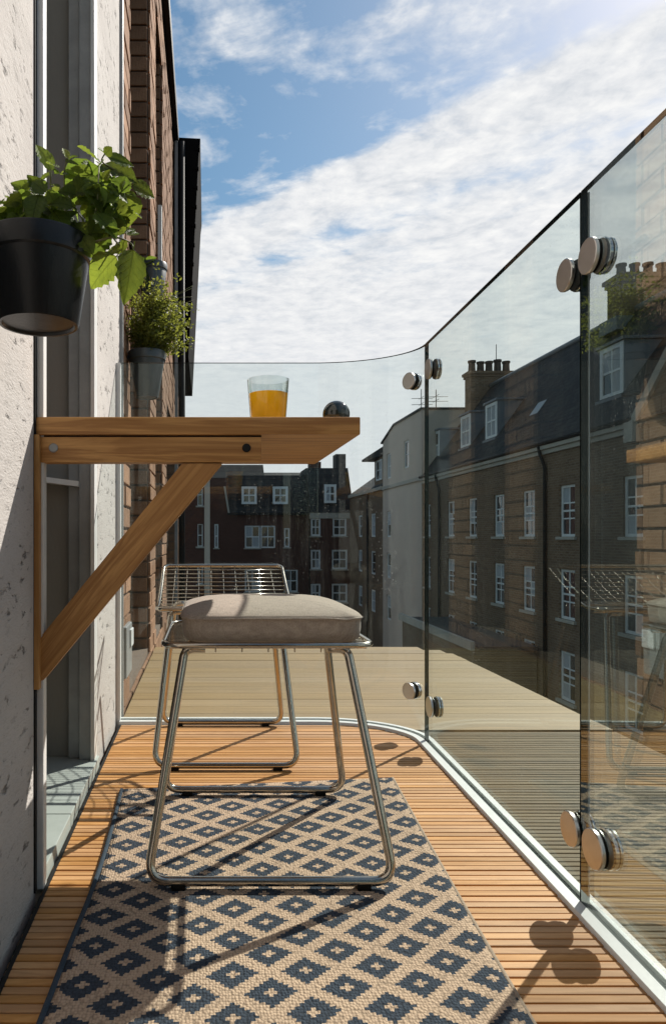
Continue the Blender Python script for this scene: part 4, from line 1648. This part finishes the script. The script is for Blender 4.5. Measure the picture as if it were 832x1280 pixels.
g.prism([(XB - 0.1, PB0 - 0.05, 7.62), (XB - 0.1, 43.6, 7.62), (XB - 0.1, PB1 + 0.3, 6.85), (XB - 0.1, PB1 + 0.3, 6.97), (XB - 0.1, 43.65, 7.74), (XB - 0.1, PB0 - 0.05, 7.74)], (5.0, 0, 0))
put('coping', g, 'felt', pb)
for (yy, hh, nb) in ((42.0, 1.9, 2), (39.3, 1.3, 2)):
    g = G()
    g.tube([(13.2, yy, 7.6), (13.2, yy, 7.7 + hh)], 0.025, 5)
    ae = put('aerial', g, 'black_metal', pb)
    g = G()
    for k in range(nb):
        zz = 7.6 + hh * (0.55 + 0.4 * k / nb)
        g.tube([(12.6, yy, zz), (13.9, yy, zz + 0.02)], 0.016, 4)
        g.tube([(13.2, yy - 0.5, zz + 0.05), (13.2, yy + 0.5, zz + 0.05)], 0.016, 4)
    put('aerial_rod', g, 'black_metal', ae)

fw_ = thing('brick_wing', 'far brown brick wing with overhanging slate roof beside the pale block', 'building', (XB, 51, -9))
FW0, FW1 = 46.45, 57.2
fh = []
for pxx in (466, 450):
    yy = depth_on_x(pxx, XB)
    for (a, b_) in ((0.5, 2.2), (-2.2, -0.5), (-4.9, -3.3)):
        fh.append((yy - 0.65, yy + 0.65, a, b_))
g = G()
wall_open(g, 'X', XB, FW0, FW1, -9, CZ + 0.1, fh, 0.16)
put('wall', g, 'brickX', fw_)
g = G()
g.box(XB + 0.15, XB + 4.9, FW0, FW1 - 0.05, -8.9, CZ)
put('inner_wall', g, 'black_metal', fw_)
for h in fh:
    window(fw_, 'X', XB, h[0], h[1], h[2], h[3], 1, 2, curtain=0.3, sill=False, fw=0.13, set_in=0.06)
g = G()
g.box(XB - 0.15, XB + 0.05, FW0, FW1, CZ + 0.102, CZ + 0.34, 0.02)
put('cornice', g, 'cream', fw_)
g = G()
g.prism([(XB - 0.1, FW0, CZ + 0.34), (XB + 2.2, FW0, 5.6), (XB + 5, FW0, 5.6), (XB + 5, FW0, CZ + 0.34)], (0, FW1 - FW0, 0))
put('roof', g, 'slate', fw_)
g = G()
g.prism([(XB + 0.5, FW0, 6.3), (XB - 0.5, 50.6, 6.05), (XB - 0.5, 50.6, 6.2), (XB + 0.5, FW0, 7.0)], (4.0, 0, 0))
put('upper_roof', g, 'slate', fw_)
g = G()
g.box(XB + 0.35, XB + 4.0, FW0 + 0.02, 50.2, 4.2, 6.28)
dm = put('dormer', g, 'brickX', fw_)
window(dm, 'X', XB + 0.34, 48.0, 49.6, 4.55, 6.0, 2, 2, 'dormer_window', -0.04, False, 0.3, fw=0.12)
yy = depth_on_x(459, XB - 0.08)
g = G()
g.tube([(XB - 0.08, yy, CZ + 0.2), (XB - 0.08, yy, -9)], 0.08, 6)
put('downpipe', g, 'black_metal', fw_)

# ------------------------------------------------------------------ red brick blocks closing the view
YF = 58.0


def F(x_, y_):
    a, _, b_ = at(x_, y_, YF)
    return a, b_


def frect(x0, x1, y0, y1):
    a, b1 = F(x0, y0)
    c, b0 = F(x1, y1)
    return (a, c, b0, b1)


rb = thing('red_brick_flats', 'dark red brick flats with slate mansard and paired dormers closing the view', 'building', (F(325, 700)[0], YF, -9))
xl, _ = F(262, 0); xr, _ = F(386, 0)
_, ez = F(0, 642); _, mz = F(0, 592)
fh = [frect(306, 325, 657, 685), frect(325.6, 344, 657, 685), frect(355, 362, 660, 684), frect(306, 325, 712, 740), frect(355, 372, 712, 740), frect(268, 273, 655, 685)]
g = G()
wall_open(g, 'Y', YF, xl, xr, -9, ez, fh, 0.16)
put('wall', g, 'redY', rb)
g = G()
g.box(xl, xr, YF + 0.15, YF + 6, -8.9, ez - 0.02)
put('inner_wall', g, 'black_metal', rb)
for i, h in enumerate(fh):
    window(rb, 'Y', YF, h[0], h[1], h[2], h[3], 2 if i not in (2, 5) else 1, 2, curtain=0.2, sill=(i != 1), fw=0.12, bw=0.07, set_in=0.05)
mxl, _ = F(281, 0)
g = G()
g.prism([(mxl + 0.3, YF - 0.15, ez), (mxl + 0.3, YF + 1.7, mz), (mxl + 0.3, YF + 6, mz), (mxl + 0.3, YF + 6, ez)], (xr - mxl - 0.3, 0, 0))
put('roof', g, 'slate', rb)
g = G()
g.box(xl, mxl + 0.29, YF, YF + 6, ez, mz - 0.4)
put('side_wall', g, 'redY', rb)
g = G()
g.prism([(mxl - 0.1, YF - 0.2, mz - 1.1), (mxl + 0.05, YF - 0.2, mz - 1.1), (mxl + 0.42, YF - 0.2, ez), (mxl + 0.27, YF - 0.2, ez)], (0, 0.15, 0))
put('hip_flashing', g, 'cream', rb)
g = G()
g.box(mxl + 0.2, xr, YF - 0.28, YF - 0.1, ez - 0.12, ez + 0.06)
put('gutter', g, 'black_metal', rb)
_, tz = F(0, 583)
g = G()
g.prism([(xl - 3, YF + 2.0, mz - 0.2), (xl - 3, YF + 3.5, tz + 0.5), (xl - 3, YF + 7, mz - 0.2)], (F(333, 0)[0] - xl + 3, 0, 0))
g.prism([(F(333, 0)[0], YF + 2.0, mz - 0.2), (F(333, 0)[0], YF + 3.5, tz - 0.2), (F(333, 0)[0], YF + 7, mz - 0.2)], (F(384, 0)[0] - F(333, 0)[0], 0, 0))
put('upper_roof', g, 'slate', rb)
for (x0, x1) in ((302, 321), (341, 360)):
    h = frect(x0, x1, 608, 630)
    g = G()
    g.box(h[0] - 0.05, h[1] + 0.05, YF + 0.15, YF + 1.8, h[2] - 0.1, h[3] + 0.12)
    dm = put('dormer', g, 'slate', rb)
    window(dm, 'Y', YF + 0.13, h[0], h[1], h[2], h[3], 2, 2, 'dormer_window', -0.02, False, 0.2, fw=0.2, bw=0.08)

rc = thing('red_brick_corner_block', 'dark red brick corner block with cream window band beside the brown wing', 'building', (F(411, 700)[0], YF - 0.6, -9))
YC = YF - 0.6
xl2, xr2 = xr + 0.02, F(440, 0)[0]
_, ez2 = F(0, 641)
fh = [frect(384.8 + 1, 399, 648, 670), frect(414, 431, 648, 670), frect(385.8, 399, 687, 711), frect(413, 432, 687, 711), frect(385.8, 399, 729, 752), frect(413, 432, 729, 752)]
fh = [(max(h[0], xl2 + 0.05), h[1], h[2], h[3]) for h in fh]
g = G()
wall_open(g, 'Y', YC, xl2, xr2, -9, ez2 - 0.5, fh, 0.16)
put('wall', g, 'redY', rc)
g = G()
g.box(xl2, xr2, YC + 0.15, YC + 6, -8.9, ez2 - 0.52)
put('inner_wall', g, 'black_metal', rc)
for h in fh:
    window(rc, 'Y', YC, h[0], h[1], h[2], h[3], 2, 2, curtain=0.2, fw=0.14, bw=0.07, set_in=0.05)
g = G()
g.box(xl2, xr2, YC - 0.06, YC + 6, ez2 - 0.498, ez2)
put('band', g, 'cream', rc)
_, rz2 = F(0, 578)
g = G()
g.prism([(xl2, YC - 0.1, ez2), (xl2, YC + 2.4, rz2 - 0.3), (xl2, YC + 6, rz2 - 0.3), (xl2, YC + 6, ez2)], (xr2 - xl2, 0, 0))
put('roof', g, 'slate', rc)
h = frect(404, 419, 606, 629)
g = G()
g.box(h[0] - 0.06, h[1] + 0.06, YC + 0.2, YC + 2.2, h[2] - 0.1, h[3] + 0.12)
dm = put('dormer', g, 'slate', rc)
window(dm, 'Y', YC + 0.18, h[0], h[1], h[2], h[3], 2, 2, 'dormer_window', -0.02, False, 0.3, fw=0.2, bw=0.08)
g = G()
hq = frect(392, 406, 574, 584)
g.box(hq[0], hq[1], YC + 2.6, YC + 4, rz2 - 0.35, hq[3])
put('chimney', g, 'redY', rc)
hq = frect(425, 438, 564, 584)
g = G()
g.box(hq[0], hq[1], YC + 2.6, YC + 4, rz2 - 0.35, hq[3])
put('roof_hut', g, 'felt', rc)

lb = thing('tall_side_block', 'tall dark block with stacked white windows beyond the brick house', 'building', (F(245, 700)[0], 40, -9))
YL = 40.0
fh = []
xa, _, _ = at(247, 0, YL); xb2, _, _ = at(253.5, 0, YL)
for (yt, yb_) in ((605, 632), (655, 683), (705, 730)):
    _, _, z1_ = at(0, yt, YL); _, _, z0_ = at(0, yb_, YL)
    fh.append((xa, xb2, z0_, z1_))
xl3, xr3 = at(180, 0, YL)[0], at(262, 0, YL)[0]
zt3 = at(0, 583, YL)[2]
g = G()
wall_open(g, 'Y', YL, xl3, xr3, -9, zt3, fh, 0.16)
g.poly([(xr3, YL, -9), (xr3, YL, zt3), (xr3, YL + 8, zt3), (xr3, YL + 8, -9)])
put('wall', g, 'redY', lb)
g = G()
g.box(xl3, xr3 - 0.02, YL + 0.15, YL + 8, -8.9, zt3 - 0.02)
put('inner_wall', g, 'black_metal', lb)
for h in fh:
    window(lb, 'Y', YL, h[0], h[1], h[2], h[3], 1, 2, sill=True, fw=0.05, set_in=0.05)
g = G()
g.box(xl3, xr3 + 0.1, YL - 0.1, YL + 8, zt3, zt3 + 0.2)
put('coping', g, 'felt', lb)
g = G()
g.box(at(255.5, 0, YL)[0], xr3 + 0.02, YL - 0.03, YL + 0.1, -9, zt3 - 0.01)
put('corner_render', g, 'greyrender', lb)
